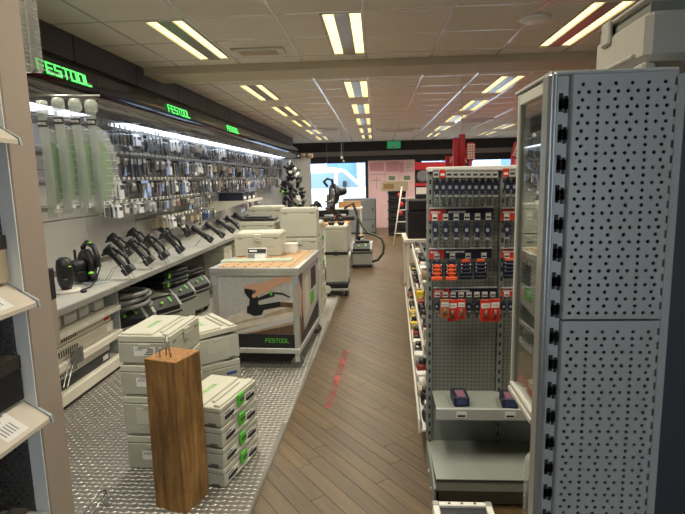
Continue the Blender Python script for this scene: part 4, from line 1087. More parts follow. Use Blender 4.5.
# ---- case stacks behind the bench
z = ZF
for i, h in enumerate((.315, .315, .315, .315)):
    systainer(('lowest', 'second lowest', 'second from the top', 'topmost')[i] + ' large pale case in the stack right behind the demo bench', (-.845, 5.72, z), D(1), h, latch='grey' if i < 3 else None, logo=False, side='none', body=M_lid, group='pale case stacks behind the bench'); z += h + .001
z = ZF
for i, h in enumerate((.30, .315, .26, .25)):
    t = systainer(('lowest', 'second lowest', 'second from the top', 'topmost open')[i] + ' pale case in the shorter stack behind the bench', (-1.30, 5.72, z), D(-2), h, latch=None, logo=False, side='none', body=M_lid, group='pale case stacks behind the bench'); z += h + .001
t = thing('open_tray', 'black foam tray lying open on the shorter case stack', 'tray', (-1.30, 5.72, z + .002), D(-2)); part('rim', MB().cb(-.18, .18, -.13, .13, 0, .03, .008), M_black, t); part('insert', MB().cb(-.16, .12, -.10, .10, .03, .05, .012), M_dark, t)
z = ZF
for i, h in enumerate((.315, .315, .315, .315)):
    systainer(('lowest', 'second', 'third', 'topmost')[i] + ' pale case in the rearmost left stack behind the bench', (-1.32, 6.25, z), D(0), h, latch=None, logo=False, side='none', body=M_lid, group='pale case stacks behind the bench'); z += h + .001
z = ZF
for i in range(7):
    systainer('pale shallow case, %s from the floor in the tall slim stack by the bench' % ['first', 'second', 'third', 'fourth', 'fifth', 'sixth', 'seventh'][i], (-.80, 6.22, z), D(90), .152, latch='green' if i in (3, 5) else 'grey', logo=False, side='none', body=M_lid, group='tall slim case stack'); z += .153
# rolling stack
t = thing('case_dolly', 'black rolling dolly under the strapped case stack', 'dolly', (-.53, 6.98, ZF), D(-1))
part('deck', MB().cb(-.15, .15, -.21, .21, .11, .19, .01), M_black, t); part('bumper', MB().cb(-.155, .155, -.215, .215, .075, .11, .01), M_exgrey, t)
for x in (-.12, .12):
    for y in (-.17, .17): w = MB(); w.cyl((x - .014, y, .037), (x + .014, y, .037), .036, 12); c = part('caster', w, M_rubber, t); part('fork', MB().bx(x - .02, x + .02, y - .015, y + .015, .06, .08), M_alu, c)
g = MB(); g.lathe([(.0001, 0), (.055, 0), (.055, .012), (.0001, .012)], (0, 0, 0), 20, smooth=False); g.xf(0, T(-.13, -.218, .10) @ Rx(math.pi / 2)); part('round_guard', g, M_cream, t)
z = ZF + .192
for i, h in enumerate((.39, .37)):
    systainer(('lower', 'upper')[i] + ' large pale case strapped on the rolling dolly', (-.53, 6.98, z), D(89), h, w=.40, d=.285, latch='grey', logo=False, side='panel', body=M_lid, group='strapped cases on the dolly'); z += h + .001
t = thing('strap', 'black strap around the cases on the rolling dolly', 'strap', (-.53, 6.98, .59), D(-1)); q = MB(); q.bx(-.150, .150, -.206, -.2045, -.02, .02).bx(-.150, .150, .2045, .206, -.02, .02).bx(-.152, -.150, -.206, .206, -.02, .02).bx(.150, .152, -.206, .206, -.02, .02); part('webbing', q, M_black, t); part('buckle', MB().cb(-.03, .03, -.222, -.206, -.028, .028, .004), M_dark, t)
for px, lb in ((-.60, 'small black charger on the dolly stack, left one'), (-.47, 'small black charger on the dolly stack, right one')):
    t = thing('charger', lb, 'charger', (px, 6.92, z), D(8)); part('body', MB().cb(-.04, .04, -.05, .05, 0, .05, .012), M_black, t); part('knob', MB().cb(-.02, .02, -.02, .02, .05, .10, .01), M_dark, t)

# ---- second bench with the mitre saw
t = thing('wooden_bench', 'wood topped bench on metal legs carrying the mitre saw', 'workbench', (-.80, 8.45, ZF))
wpart('table_top', MB().cb(-1.20, -.42, 7.75, 9.3, .86, .90, .005), mat('bench_wood', '#a57d52', .55, 0, var=.15, vscale=6), t); wpart('apron', MB().bx(-1.18, -.44, 7.78, 9.27, .80, .86), M_alu, t)
for x in (-1.17, -.49):
    for y in (7.8, 9.2): wpart('leg', MB().cb(x, x + .045, y, y + .045, ZF, .80, .004), M_alu, t)
wpart('lower_shelf', MB().bx(-1.17, -.45, 7.8, 9.24, .25, .28), M_white, t)
def mitre_saw(loc, rz):
    t = thing('mitre_saw', 'black sliding mitre saw with raised head before the window', 'mitre saw', loc, rz)
    b = MB(); b.cb(-.24, .24, -.12, .14, 0, .06, .01); part('base', b, M_dark, t)
    b = MB(); b.lathe([(.15, .06), (.15, .085), (.0001, .086)], (0, 0, 0), 20); part('turntable', b, M_greyp, t)
    b = MB(); b.cb(-.22, -.03, .04, .07, .06, .15, .008).cb(.03, .22, .04, .07, .06, .15, .008); part('fence', b, M_black, t)
    b = MB(); b.tube([(0, .16, .06), (0, .20, .22), (.0, .17, .36)], [.05, .045, .05], 10); part('pivot_arm', b, M_dark, t)
    for s in (-1, 1): b = MB(); b.cyl((s * .035, .30, .26), (s * .035, .02, .27), .012, 8); part('slide_rail', b, M_steel, t)
    b = MB(); b.lathe([(.0001, -.028), (.14, -.028), (.15, -.018), (.15, .018), (.14, .028), (.0001, .028)], (0, 0, 0), 22); b.xf(0, T(0, .02, .38) @ Ry(math.pi / 2)); part('blade_guard', b, M_black, t)
    b = MB(); b.lathe([(.0001, -.034), (.10, -.034), (.10, -.030), (.0001, -.030)], (0, 0, 0), 18); b.xf(0, T(0, .0, .36) @ Ry(math.pi / 2)); part('blade', b, M_steel, t)
    b = MB(); b.tube([(.03, .03, .40), (.11, .04, .41), (.17, .05, .42), (.19, .05, .42)], [.06, .06, .055, .03], 12); part('motor', b, M_body, t)
    b = MB(); b.tube([(-.03, -.02, .50), (-.06, -.08, .58), (-.12, -.06, .60), (-.14, .02, .56), (-.08, .06, .49)], .018, 8); part('handle', b, M_black, t)
    t.scale = (1.2, 1.2, 1.12)
    b = MB(); b.tube([(0, .2, .36), (.05, .28, .42), (.1, .3, .3), (.08, .25, .12)], .02, 8); part('dust_hose', b, M_rubber, t)
mitre_saw((-.66, 8.35, .902 + ZF), D(25))
for i, (x, y, lb) in enumerate(((-.98, 7.95, 'black cordless drill standing at the left end of the wooden bench'), (-.62, 7.92, 'black tool lying on the near edge of the wooden bench'))):
    o = dup((tool_a, tool_b)[i], (x, y, .903), D(200 if i == 0 else 60), lb); o.scale = (1.2,) * 3
t = carton('pale box behind the drill on the wooden bench', -1.0, 8.6, .903, .22, .3, .16, M_cream, M_white)
# free standing extractor with hose arc
o = dup(v0, (-.25, 9.22, 0), D(-92), 'grey dust extractor standing on the wooden floor with a hose arc'); o['group'] = 'dust extractors on the shop floor'
del o['group']
t = thing('hose_arc', 'dark green hose arching from the floor extractor to the bench', 'hose', (-.05, 9.1, 0))
wpart('hose', MB().tube([(-.06, 9.08, .10), (.03, 9.06, .13), (.12, 9.05, .25), (.14, 9.06, .38), (.10, 9.08, .50), (.0, 9.12, .56), (-.14, 9.2, .60), (-.25, 9.28, .72), (-.33, 9.3, .92)], .022, 8), mat('hose_dark_green', '#2d3a2a', .5), t); wpart('cuff', MB().tube([(-.10, 9.08, .09), (-.06, 9.08, .10)], .03, 8), M_black, t)
t = thing('tool_tray', 'small tray with a yellow handled tool on the floor extractor', 'tray', (-.25, 9.2, .436)); part('tray', MB().cb(-.13, .13, -.10, .10, 0, .04, .008), M_dark, t); part('sander_body', MB().tube([(-.06, 0, .04), (-.05, 0, .09), (.03, -.02, .11)], [.03, .03, .02], 8), M_body, t); part('yellow_grip', MB().cb(-.04, .03, -.03, .03, .085, .13, .01), M_yellow, t)
# ============================================================ RIGHT GONDOLA
GY = 2.66
M_peg = dotted('pegboard_olive', '#6c6f67', '#23241f', .0208, .0040, 'XZ', .5)
M_gon = mat('gondola_grey', '#7d817d', .42, .1, var=.04)
M_deck = mat('deck_grey', '#8b9088', .4, .1, var=.03)
gon = thing('gondola_shelf', 'grey pegboard gondola hung with small navy and red packs', 'gondola', (.8, GY, 0))
GX1 = 1.55
wpart('pegboard', MB().bx(.292, .625, GY, GY + .02, .42, 1.60), M_peg, gon); wpart('pegboard', MB().bx(.655, GX1, GY, GY + .02, .42, 1.60), M_peg, gon)
wpart('plain_panel', MB().bx(.292, .625, GY, GY + .02, .15, .419), M_gon, gon); wpart('plain_panel', MB().bx(.655, GX1, GY, GY + .02, .15, .419), M_gon, gon)
for x in (.262, .627):
    up = wpart('upright', MB().cb(x, x + .028, GY - .012, GY + .045, 0, 1.61, .003), M_gon, gon)
    sl = MB()
    for k in range(30): z = .14 + k * .05; sl.bx(x + .009, x + .019, GY - .0135, GY - .0115, z, z + .022); sl.bx(x - .001, x + .001, GY, GY + .012, z, z + .022)
    wpart('slot', sl, M_print, gon, up)['kind'] = 'stuff'
wpart('top_rail', MB().cb(.262, GX1, GY - .03, GY + .06, 1.60, 1.625, .004), M_white, gon)
wpart('back_panel', MB().bx(.29, GX1, GY + .05, GY + .06, .0, 1.60), M_gon, gon)
dk = wpart('base_deck', MB().bx(.272, GX1, 2.29, GY, .135, .15).bx(.272, GX1, 2.285, 2.30, .095, .151), M_deck, gon)
wpart('deck_lip', MB().bx(.272, GX1, 2.283, 2.288, .143, .153), mat('deck_lip_dark', '#3a3d3d', .5), gon, dk)
wpart('plinth', MB().bx(.29, GX1, 2.33, 2.345, .0, .095), mat('plinth_brown_grey', '#77736a', .5), gon)
ft = wpart('foot', MB().prism([(2.29, 0), (GY, 0), (GY, .16), (2.29, .10)], .262, .272, 'x'), M_gon, gon)
wpart('bolt', MB().cyl((.256, 2.40, .03), (.262, 2.40, .03), .010, 8).cyl((.256, 2.52, .05), (.262, 2.52, .05), .010, 8), M_alu, gon, ft)
sh = wpart('shelf', MB().bx(.290, GX1, 2.44, GY, .425, .437), M_deck, gon)
wpart('price_rail', MB().bx(.286, GX1, 2.425, 2.442, .385, .440), mat('rail_light', '#a8aaa6', .4), gon, sh)
for x in (.385, .62): wpart('price_label', MB().bx(x, x + .05, 2.4235, 2.425, .395, .43).bx(x + .006, x + .044, 2.423, 2.4235, .402, .412, 1), [M_paper, M_print], gon, sh)
# navy gift boxes on the shelf
for i, (x, y) in enumerate(((.415, 2.52), (.655, 2.50))):
    t = thing('bit_set_box', 'navy blue bit set box on the gondola shelf, ' + ('left one by the price label' if i == 0 else 'right one beside the glass cabinet'), 'box', (x, y, .438), D(2 - 8 * i))
    part('body', MB().cb(-.038, .038, -.06, .06, 0, .05, .004), M_navy, t); part('printed_face', MB().bx(-.025, .025, -.0612, -.06, .012, .04, 0).bx(-.022, .022, -.05, .03, .05, .0508, 1), [mat('navy_print', '#34406b', .5), mat('pink_print', '#7a5560', .5)], t)
# price strips
def gstrip(label, px0, px1, py0, py1, redfrac, nlab, words, Y=2.60):
    a = ony(px0, py0, Y); b = ony(px1, py1, Y); x0, x1, z1, z0 = a.x, b.x, a.z, b.z
    if x1 > 1.0: pass
    t = thing('price_strip', label, 'price strip', ((x0 + x1) / 2, Y, z0), group='price strips on the gondola')
    h = z1 - z0; xr = x0 + (x1 - x0) * redfrac
    wpart('holder', MB().bx(x0, x1, Y, Y + .006, z0, z1).bx(x0, x1, Y - .008, Y + .006, z1 - .004, z1 + .002), mat('strip_grey', '#aeb0ac', .4), t)
    pr = MB(); pr.bx(x0, xr, Y - .002, Y, z0 + .002, z1 - .005, 0)
    if xr < x1 - .01: pr.bx(xr, x1, Y - .002, Y, z0 + .002, z1 - .005, 1)
    for xa_, xb_ in ((x0 + .008, x0 + (xr - x0) * .6), (xr + .01, xr + (x1 - xr) * .4)):          # print too small to read
        x_ = xa_
        while x_ < xb_: w_ = .003 + .004 * random.random(); pr.bx(x_, x_ + w_, Y - .0026, Y - .002, z1 - h * .42, z1 - h * .26, 2); x_ += w_ + .0015
    wpart('printed_strip', pr, [M_red, M_navy, M_paper], t)
    for k in range(nlab):
        x = x0 + (x1 - x0) * (k + .5) / nlab - .016; wpart('price_label', MB().bx(x + .003, x + .029, Y - .0045, Y - .003, z0 + .003, z0 + h * .55, 0).bx(x + .005, x + .027, Y - .005, Y - .0045, z0 + h * .16, z0 + h * .3, 1), [M_paper, M_print], t)
gstrip('red and navy price strip above the second row of bit packs', 429.5, 493.5, 208, 220, .26, 6, ['DIAMOND', ''])
gstrip('red and navy price strip above the orange bit holders', 429, 491.5, 248.5, 258.5, .24, 4, ['SHOCK', 'IMPACT BIT'])
gstrip('red and navy price strip with white labels above the red packs', 433.5, 496.5, 287.5, 297, .25, 8, ['SETS', 'SPIRAL BIT'])
for i, (y0, y1, lb) in enumerate(((208, 220, 'short red price strip above the second row right of the upright'), (248, 258, 'short red price strip above the orange holders right of the upright'), (287.5, 296.5, 'lowest short red price strip right of the upright'))):
    a = ony(501, y0, 2.6); gstrip(lb, 501, 546, y0, y1, .5, 4, ['DRILL', 'BITS'])
# top price tags on the hooks
def tag(px, py, red, i, label):
    p = ony(px, py, 2.53); t = thing('price_tag', label, 'price tag', p, group='price tags on the top hooks')
    part('tag', MB().bx(-.0145, .0145, 0, .002, -.019, .019, 0).bx(-.0145, .0145, -.0005, 0, .008, .019, 1).bx(-.010, .010, -.0007, -.0002, -.010, .0, 2), [M_red if red else mat('tag_paper', '#a9a8a2', .6), M_red if red else M_grey_print, M_paper if red else M_print], t)
    part('hook', MB().tube([(0, .002, .01), (0, .125, .004)], .002, 5), M_steel, t)
for i in range(10): tag(436 + i * 6.55, 173.5, i == 1, i, '%s price tag, %s from the left, top hook row of the left bay' % ('red' if i == 1 else 'pale', ['first', 'second', 'third', 'fourth', 'fifth', 'sixth', 'seventh', 'eighth', 'ninth', 'tenth'][i]))
for i in range(5): tag(506 + i * 6.6, 172.5, i < 1, i, '%s price tag in the top hook row right of the upright' % ['first', 'second', 'third', 'fourth', 'fifth'][i])
# packs
M_dimpaper = mat('dim_label_paper', '#8f9094', .6)
M_btube = clear('bit_tube', (.85, .88, .9), .18, .1)
def bitpack():
    t = thing('bit_pack', 'x', 'bit pack')
    q = MB(); q.prism([(-.015, -.045), (.015, -.045), (.015, -.01), (.009, .0), (.006, .014), (-.006, .014), (-.009, .0), (-.015, -.01)], 0, .014, 'y', 0); part('navy_cap', q, M_navy, t)
    part('printed_label', MB().bx(-.010, .010, -.0006, 0, -.062, -.02, 0).bx(-.008, .006, -.001, -.0006, -.038, -.022, 1).bx(-.010, .010, -.001, -.0002, -.076, -.068, 1), [M_navy, M_dimpaper], t)
    part('clear_tube', MB().cb(-.0145, .0145, .001, .013, -.12, -.045, .004), M_btube, t); part('drill_bit', MB().cyl((0, .007, -.112), (0, .007, -.05), .003, 6), M_steel, t)
    part('hook', MB().tube([(0, -.01, .008), (0, .10, .006)], .002, 5), M_steel, t)
    return t
bp = bitpack()
ordw = ['first', 'second', 'third', 'fourth', 'fifth', 'sixth', 'seventh', 'eighth', 'ninth', 'tenth']
used = False
for row, (y, n, x0, dx, Y, what) in enumerate(((181, 10, 437, 6.55, 2.55, 'top row of the gondola'), (224, 6, 435.5, 10.5, 2.55, 'second row of the gondola'))):
    for i in range(n):
        o = bp if not used else dup(bp); used = True
        o.location = ony(x0 + i * dx, y, Y); props(o, 'navy drill bit pack, %s from the left in the %s' % (ordw[i], what), 'bit pack', 'navy drill bit packs on the gondola')
    for i in range(3 if row == 0 else 2):
        o = dup(bp); o.location = ony((508 if row == 0 else 507.5) + i * (6.8 if row == 0 else 10.5), y - .5, Y); props(o, 'navy drill bit pack, %s right of the upright in the %s' % (ordw[i], what), 'bit pack', 'navy drill bit packs on the gondola')
# orange and navy holders
def bitholder(px, py, orange, label):
    p = ony(px, py, 2.56); t = thing('bit_holder', label, 'bit holder', p, group='bit holders on the third gondola row')
    m1 = M_orange if orange else M_navy
    part('backplate', MB().cb(-.031, .031, .004, .014, -.085, .004, .003), M_navy, t)
    q = MB()
    if orange:
        q.cb(-.028, .028, -.010, .006, -.086, -.066, .004).cb(-.013, .013, -.006, .006, -.066, -.004, .004)
        for k in range(3): q.cb(-.022, .022, -.008, .004, -.055 + k * .018, -.047 + k * .018, .002)
    else:
        for k in range(4): q.cb(-.026, .026, -.006, .006, -.078 + k * .019, -.065 + k * .019, .003)
    part('bit_rack', q, m1, t)
    q = MB()
    for s in (-1, 1):
        for k in range(3): q.cyl((s * .022, -.002, -.05 + k * .017), (s * .022, -.002, -.038 + k * .017), .003, 6)
    part('bits', q, M_steel, t)['kind'] = 'stuff'
    part('hang_tab', MB().cb(-.02, .02, .004, .010, .002, .016, .002), M_orange if not orange else M_navy, t); part('hook', MB().tube([(0, -.01, .012), (0, .09, .01)], .002, 5), M_steel, t)
bitholder(437, 263.5, True, 'orange and navy bit holder at the left end of the third row'); bitholder(451.5, 263.5, True, 'orange and navy bit holder second in the third row')
bitholder(466, 263, False, 'navy bit holder third in the third row'); bitholder(481, 262.5, False, 'navy bit holder fourth in the third row'); bitholder(510, 261.5, False, 'navy bit holder right of the upright in the third row')
# lowest row
def redpack(px, py, label, m, w=.05, h=.10, words='handy'):
    p = ony(px, py, 2.57 - random.random() * .03); t = thing('red_pack', label, 'hanging pack', p, D(random.uniform(-12, 12)), group='packs on the lowest gondola row')
    part('card', MB().cb(-w / 2, w / 2, 0, .006, -h, .004, .002), m, t)
    q = MB(); q.bx(-w * .40, w * .40, -.001, 0, -h * .36, -h * .13, 0); text_mb(words, .012, .0002, 1, q, T(0, -.0014, -h * .25) @ Rx(math.pi / 2)); part('label', q, [M_paper, M_print], t)
    q = MB(); q.tube([(0, -.006, -h * .45), (0, -.006, -h * .8)], [.006, .009], 8); part('tool', q, mat('brush_brown', '#6b5a4a', .5), t); part('hook', MB().tube([(0, -.012, .0), (0, .09, -.002)], .002, 5), M_steel, t)
redpack(445, 300, 'tan and yellow pack hanging left of the red packs', mat('tan_yellow_pack', '#a8673a', .5), .045, .095); redpack(452.5, 300.5, 'red pack with white label, left pair, front one', M_red, .052, .108); redpack(461.5, 300, 'red pack with white label, left pair, back one', M_red, .04, .10)
redpack(486, 300.5, 'red pack with white label, right pair, left one', M_red, .056, .108); redpack(495.5, 299.5, 'red pack with white label, right pair, right one', M_red, .05, .115)
for i, (px, lb) in enumerate(((437, 'navy bit pack at the left end of the lowest row'), (469, 'navy bit pack right of the left red packs'), (477.5, 'navy bit pack left of the right red packs'), (504, 'navy bit pack first right of the upright in the lowest row'), (511, 'navy bit pack second right of the upright in the lowest row'))):
    o = dup(bp); o.location = ony(px, 303, 2.56); o.scale = (.85, 1, .62); props(o, lb, 'bit pack', 'navy drill bit packs on the gondola')

# ---- side bins along the aisle
bins = thing('bin_rack', 'narrow white wire bin rack along the aisle side of the gondola', 'bin rack', (.33, 4.4, 0))
def bx_(y): return .235 + .035 * (y - 2.72)
levels = ((.17, 2.74, 6.3, -.0), (.45, 3.2, 6.2, .05), (.72, 4.2, 6.2, .08))
for z, ya, yb, inx in levels:
    b = MB(); b.prism([(bx_(ya) + inx, ya), (bx_(yb) + inx, yb), (bx_(yb) + .16, yb), (bx_(ya) + .16, ya)], z - .012, z); tr = wpart('tray', b, M_white, bins)
    r = MB(); r.tube([(bx_(ya) + inx - .005, ya, z + .055), (bx_(yb) + inx - .005, yb, z + .055)], .008, 6).prism([(bx_(ya) + inx - .008, ya), (bx_(yb) + inx - .008, yb), (bx_(yb) + inx, yb), (bx_(ya) + inx, ya)], z - .02, z + .02)
    n = int((yb - ya) / .08)
    for k in range(n + 1): y = ya + (yb - ya) * k / n; r.bx(bx_(y) + inx - .007, bx_(y) + inx - .003, y - .002, y + .002, z, z + .055)
    wpart('wire_front', r, M_white, bins, tr)
for y in (2.74, 4.4, 6.25): wpart('upright', MB().cb(bx_(y) + .15, bx_(y) + .17, y, y + .03, 0, .8, .003), M_gon, bins)
wpart('back_sheet', MB().prism([(bx_(2.74) + .165, 2.74), (bx_(6.28) + .165, 6.28), (bx_(6.28) + .175, 6.28), (bx_(2.74) + .175, 2.74)], .05, .8), M_gon, bins)
rb = random.Random(21); cols = [('yellow', M_yellow), ('black', M_black), ('black', M_dark), ('dark red', mat('dull_red', '#8a2f2a', .5)), ('brown', M_card), ('white', M_paper), ('tan', M_tan), ('silver', M_steel), ('silver', M_steel)]
cnt = {}
for z, ya, yb, inx in levels:
    y = ya + .10
    lv = {.17: 'bottom', .45: 'middle', .72: 'upper'}[z]
    while y < yb - .08:
        nm, mm = rb.choice(cols); d = rb.uniform(.05, .10); h = rb.uniform(.05, .13); w = rb.uniform(.06, .09) - inx * .3; kind = rb.choice(('tape_roll', 'small_carton', 'small_jar'))
        kk = (nm, kind, lv); cnt[kk] = cnt.get(kk, 0) + 1; od = ['nearest', 'next', 'third', 'fourth', 'fifth', 'sixth', 'seventh'][min(cnt[kk] - 1, 6)]
        kn = {'tape_roll': 'tape roll', 'small_carton': 'small carton', 'small_jar': 'small jar'}[kind]
        t = thing(kind, '%s %s in the %s aisle bin, %s of that look' % (nm, kn, lv, od), kn.split()[-1], (bx_(y) + inx + .01 + w / 2, y, z + .001), rb.uniform(-.3, .3), group='small goods in the aisle bins')
        if kind == 'tape_roll':
            q = MB(); q.lathe([(.02, -.02), (.038, -.02), (.038, .02), (.02, .02), (.02, -.02)], (0, 0, 0), 14); q.xf(0, T(0, 0, .038) @ Ry(math.pi / 2)); part('roll', q, mm, t)
            q = MB(); q.lathe([(.016, -.018), (.02, -.018), (.02, .018), (.016, .018), (.016, -.018)], (0, 0, 0), 12); q.xf(0, T(0, 0, .038) @ Ry(math.pi / 2)); part('core', q, M_paper, t); d = .09
        elif kind == 'small_carton':
            part('body', MB().cb(-w / 2, w / 2, -d / 2, d / 2, 0, h, .002), mm, t); part('label', MB().bx(-w / 2 - .001, -w / 2, -d * .35, d * .35, h * .3, h * .8), M_paper, t)
        else:
            q = MB(); q.lathe([(w * .4, 0), (w * .42, h * .6), (w * .3, h * .75)], (0, 0, 0), 12); part('jar', q, mm, t); q = MB(); q.lathe([(w * .32, h * .72), (w * .32, h), (.0001, h)], (0, 0, 0), 12); part('lid', q, M_dark, t); d = w
        y += max(d, .075) + .02 + rb.random() * .02

# ============================================================ RIGHT FOREGROUND STAND
SY = 1.20; SX0, SX1 = .430, .660; SZ = 1.792
M_stand = mat('stand_grey', '#a0a09e', .4, .1, var=.03, vscale=5)
M_stand2 = mat('stand_strip_alu', '#a7abac', .3, .7, var=.03)
stand = thing('display_stand', 'grey display stand end with punched panels at the right edge', 'display stand', (.54, SY, 0))
def end_panel(z0, z1, name):
    rows_ = []; zz = z0 + .006; k = 0; pt = .0166
    while zz + pt < z1 - .004:
        if k % 2 == 0: rows_.append((zz, zz + pt, SX0 + .018, .0208, zz + pt / 2, .0043))
        else: rows_.append((zz, zz + pt, SX0 + .026, .0347, zz + pt / 2, .0043))
        zz += pt; k += 1
    q = MB(); punched(q, SX0 + .006, SX1 - .006, z0, z1, rows_, SY, 0, 8, depth=.004)
    lo, hi = rows_[0][0], rows_[-1][1]
    q.quad((SX0 + .006, SY, z0), (SX1 - .006, SY, z0), (SX1 - .006, SY, lo), (SX0 + .006, SY, lo)); q.quad((SX0 + .006, SY, hi), (SX1 - .006, SY, hi), (SX1 - .006, SY, z1), (SX0 + .006, SY, z1))
    # rolled edges
    for xx, s in ((SX0, 1), (SX1, -1)): q.add([(xx + s * .006, SY, z0), (xx + s * .002, SY + .002, z0), (xx, SY + .008, z0), (xx, SY + .03, z0), (xx + s * .006, SY, z1), (xx + s * .002, SY + .002, z1), (xx, SY + .008, z1), (xx, SY + .03, z1)], [(0, 1, 5, 4), (1, 2, 6, 5), (2, 3, 7, 6)], 0, True)
    q.bx(SX0 + .002, SX1 - .002, SY + .001, SY + .03, z1 - .001, z1); q.bx(SX0 + .002, SX1 - .002, SY + .001, SY + .03, z0, z0 + .001)
    wpart(name, q, M_stand, stand)
end_panel(1.242, SZ, 'punched_panel'); end_panel(.35, 1.237, 'punched_panel')
wpart('hole_darkener', MB().bx(SX0 + .004, SX1 - .004, SY + .03, SY + .034, .2, SZ - .004), M_print, stand)  # added dark sheet so the punched holes read dark
up = wpart('slotted_upright', MB().bx(.398, SX0 + .002, SY + .012, SY + .05, 0, SZ + .004), M_stand, stand)
sl = MB()
for k in range(24):
    z = .30 + k * .0672 + .004
    if z > SZ - .03: break
    sl.bx(.409, .418, SY + .0105, SY + .0125, z, z + .040).bx(.420, .428, SY + .0105, SY + .0125, z - .003, z + .034).bx(.409, .430, SY + .0105, SY + .0125, z + .006, z + .029)
wpart('slot', sl, M_print, stand, up)['kind'] = 'stuff'
wpart('alu_profile', MB().cb(.383, .400, SY + .0, SY + .05, .3, SZ + .006, .006), M_stand2, stand)
wpart('alu_profile', MB().cb(.392, .400, SY - .006, SY + .02, .3, SZ + .006, .003), M_stand2, stand)
wpart('top_cap', MB().cb(.386, SX1, SY + .004, SY + .30, SZ, SZ + .010, .003), M_stand, stand)
wpart('edge_upright', MB().cb(SX1, SX1 + .026, SY + .02, SY + .06, 0, SZ, .003), M_stand, stand)
nv = wpart('side_board', MB().bx(SX1 + .026, SX1 + .22, SY + .03, SY + .045, 0, SZ), mat('navy_board', '#2b3038', .5), stand)
# glass cabinet on the aisle side of the stand
GXc = .402; FY = 1.47; CZ0, CZ1 = .945, 1.79
cab = thing('glass_cabinet', 'glass fronted cabinet with a pale frame mounted on the stand', 'cabinet', (.43, 1.36, CZ0))
M_frame = mat('cabinet_frame', '#b9b6ac', .4, .2)
fr = MB(); fr.cb(GXc - .012, GXc + .004, SY + .05, FY, CZ1 - .03, CZ1, .003); wpart('top_frame', fr, M_frame, cab)
wpart('bottom_frame', MB().cb(GXc - .016, GXc + .004, SY + .05, FY, CZ0, CZ0 + .04, .004).cb(GXc - .020, GXc - .014, SY + .05, FY, CZ0 + .008, CZ0 + .022, .002), M_frame, cab)
wpart('far_stile', MB().cb(GXc - .014, GXc + .006, FY - .016, FY, CZ0, CZ1, .003), M_frame, cab)
wpart('pane', MB().bx(GXc - .006, GXc - .003, SY + .05, FY - .016, CZ0 + .04, CZ1 - .03), clear('cabinet_glass', (.90, .93, .92), .05, .0), cab)
wpart('back_board', MB().bx(.64, .65, SY + .05, FY, CZ0, CZ1), mat('cabinet_back', '#b3aa98', .6), cab)
wpart('far_pane', MB().bx(GXc + .004, .64, FY - .006, FY - .003, CZ0 + .02, CZ1 - .02), clear('cabinet_glass', (.90, .93, .92)), cab)
wpart('cabinet_floor', MB().bx(GXc + .004, .645, SY + .05, FY, CZ0, CZ0 + .015), M_frame, cab); wpart('cabinet_top', MB().bx(GXc + .004, .645, SY + .05, FY, CZ1 - .012, CZ1 - .001), M_frame, cab)
for z in (1.20, 1.48): wpart('glass_shelf', MB().bx(GXc + .02, .638, SY + .07, FY - .02, z, z + .005), clear('cabinet_glass', (.90, .93, .92)), cab)
# goods inside the cabinet
def inside(name, label, cat, loc): return thing(name, label, cat, loc)
for i in range(4):
    t = inside('saw_chain', 'coiled steel chain hanging in the glass cabinet, %s' % ['nearest', 'second', 'third', 'farthest'][i], 'chain', (.43, 1.285 + i * .032, 1.20)); t['group'] = 'chains in the glass cabinet'
    q = MB()
    for k in range(26): f = k / 25; q.cb(-.003, .003, -.0035, .0035, -.10 + f * .24, -.093 + f * .24, .001); q.xf(len(q.v) - 24, T(.02 * math.sin(f * 5), .05 * f * f, 0))
    part('links', q, M_steel, t)['kind'] = 'stuff'
    part('hook', MB().cyl((-.01, .05, .145), (.17, .05, .145), .002, 5), M_steel, t)
t = inside('green_blade_pack', 'dark and green blade pack standing in the cabinet middle', 'blade pack', (.46, 1.37, 1.206)); part('card', MB().cb(-.004, .004, -.035, .035, 0, .16, .002), M_dark, t); part('green_band', MB().bx(-.0052, -.004, -.035, .035, .03, .07), M_green, t)
t = inside('white_box', 'white box on the upper cabinet shelf', 'box', (.455, 1.36, 1.486)); part('body', MB().cb(-.03, .03, -.05, .05, 0, .11, .003), M_paper, t); part('print', MB().bx(-.031, -.03, -.04, .04, .02, .05), M_grey_print, t)
for i in range(5):
    o = link('cabinet_pack', PK['metal filled blister pack'][0], None, (.425 + .02 * (i % 2), 1.28 + .036 * i, 1.72)); o.rotation_euler = (0, 0, math.pi); props(o, 'small blister pack at the top of the cabinet, %s from the post' % ordw[i], 'hanging pack', 'blister packs in the glass cabinet'); link('blister', PK['metal filled blister pack'][1], o)
    link('hook', MB().cyl((0, 0, .004), (-.16, 0, .004), .002, 5).mesh('hook', M_steel), o)
t = inside('red_white_box', 'white box with a red stripe on the cabinet floor', 'box', (.45, 1.36, CZ0 + .016)); part('body', MB().cb(-.03, .03, -.05, .05, 0, .05, .003), M_paper, t); part('stripe', MB().bx(-.0312, -.03, -.05, .05, .012, .03), M_red, t)
# clear perforated tube hanging below the cabinet
P = ony(535, 455, 1.36); t = thing('clear_tube', 'clear perforated plastic tube hanging below the glass cabinet', 'tube', (P.x, 1.36, P.z - .30))
q = MB(); q.lathe([(.027, 0), (.027, .285), (.02, .298), (.0001, .30)], (0, 0, 0), 18); part('tube', q, M_blister2, t)
q = MB()
for k in range(16):
    for a in range(10): aa = a * 2 * math.pi / 10 + (k % 2) * .3; q.cb(-.002, .002, -.002, .002, -.002, .002, .0008); q.xf(len(q.v) - 24, T(.027 * math.cos(aa), .027 * math.sin(aa), .02 + k * .016))
part('dimple', q, M_blister, t)['kind'] = 'stuff'
part('tag', MB().bx(-.012, .012, -.029, -.028, .06, .08), M_paper, t); part('hook', MB().cyl((0, 0, .30), (0, 0, CZ0 - (P.z - .30)), .003, 6), M_steel, t)
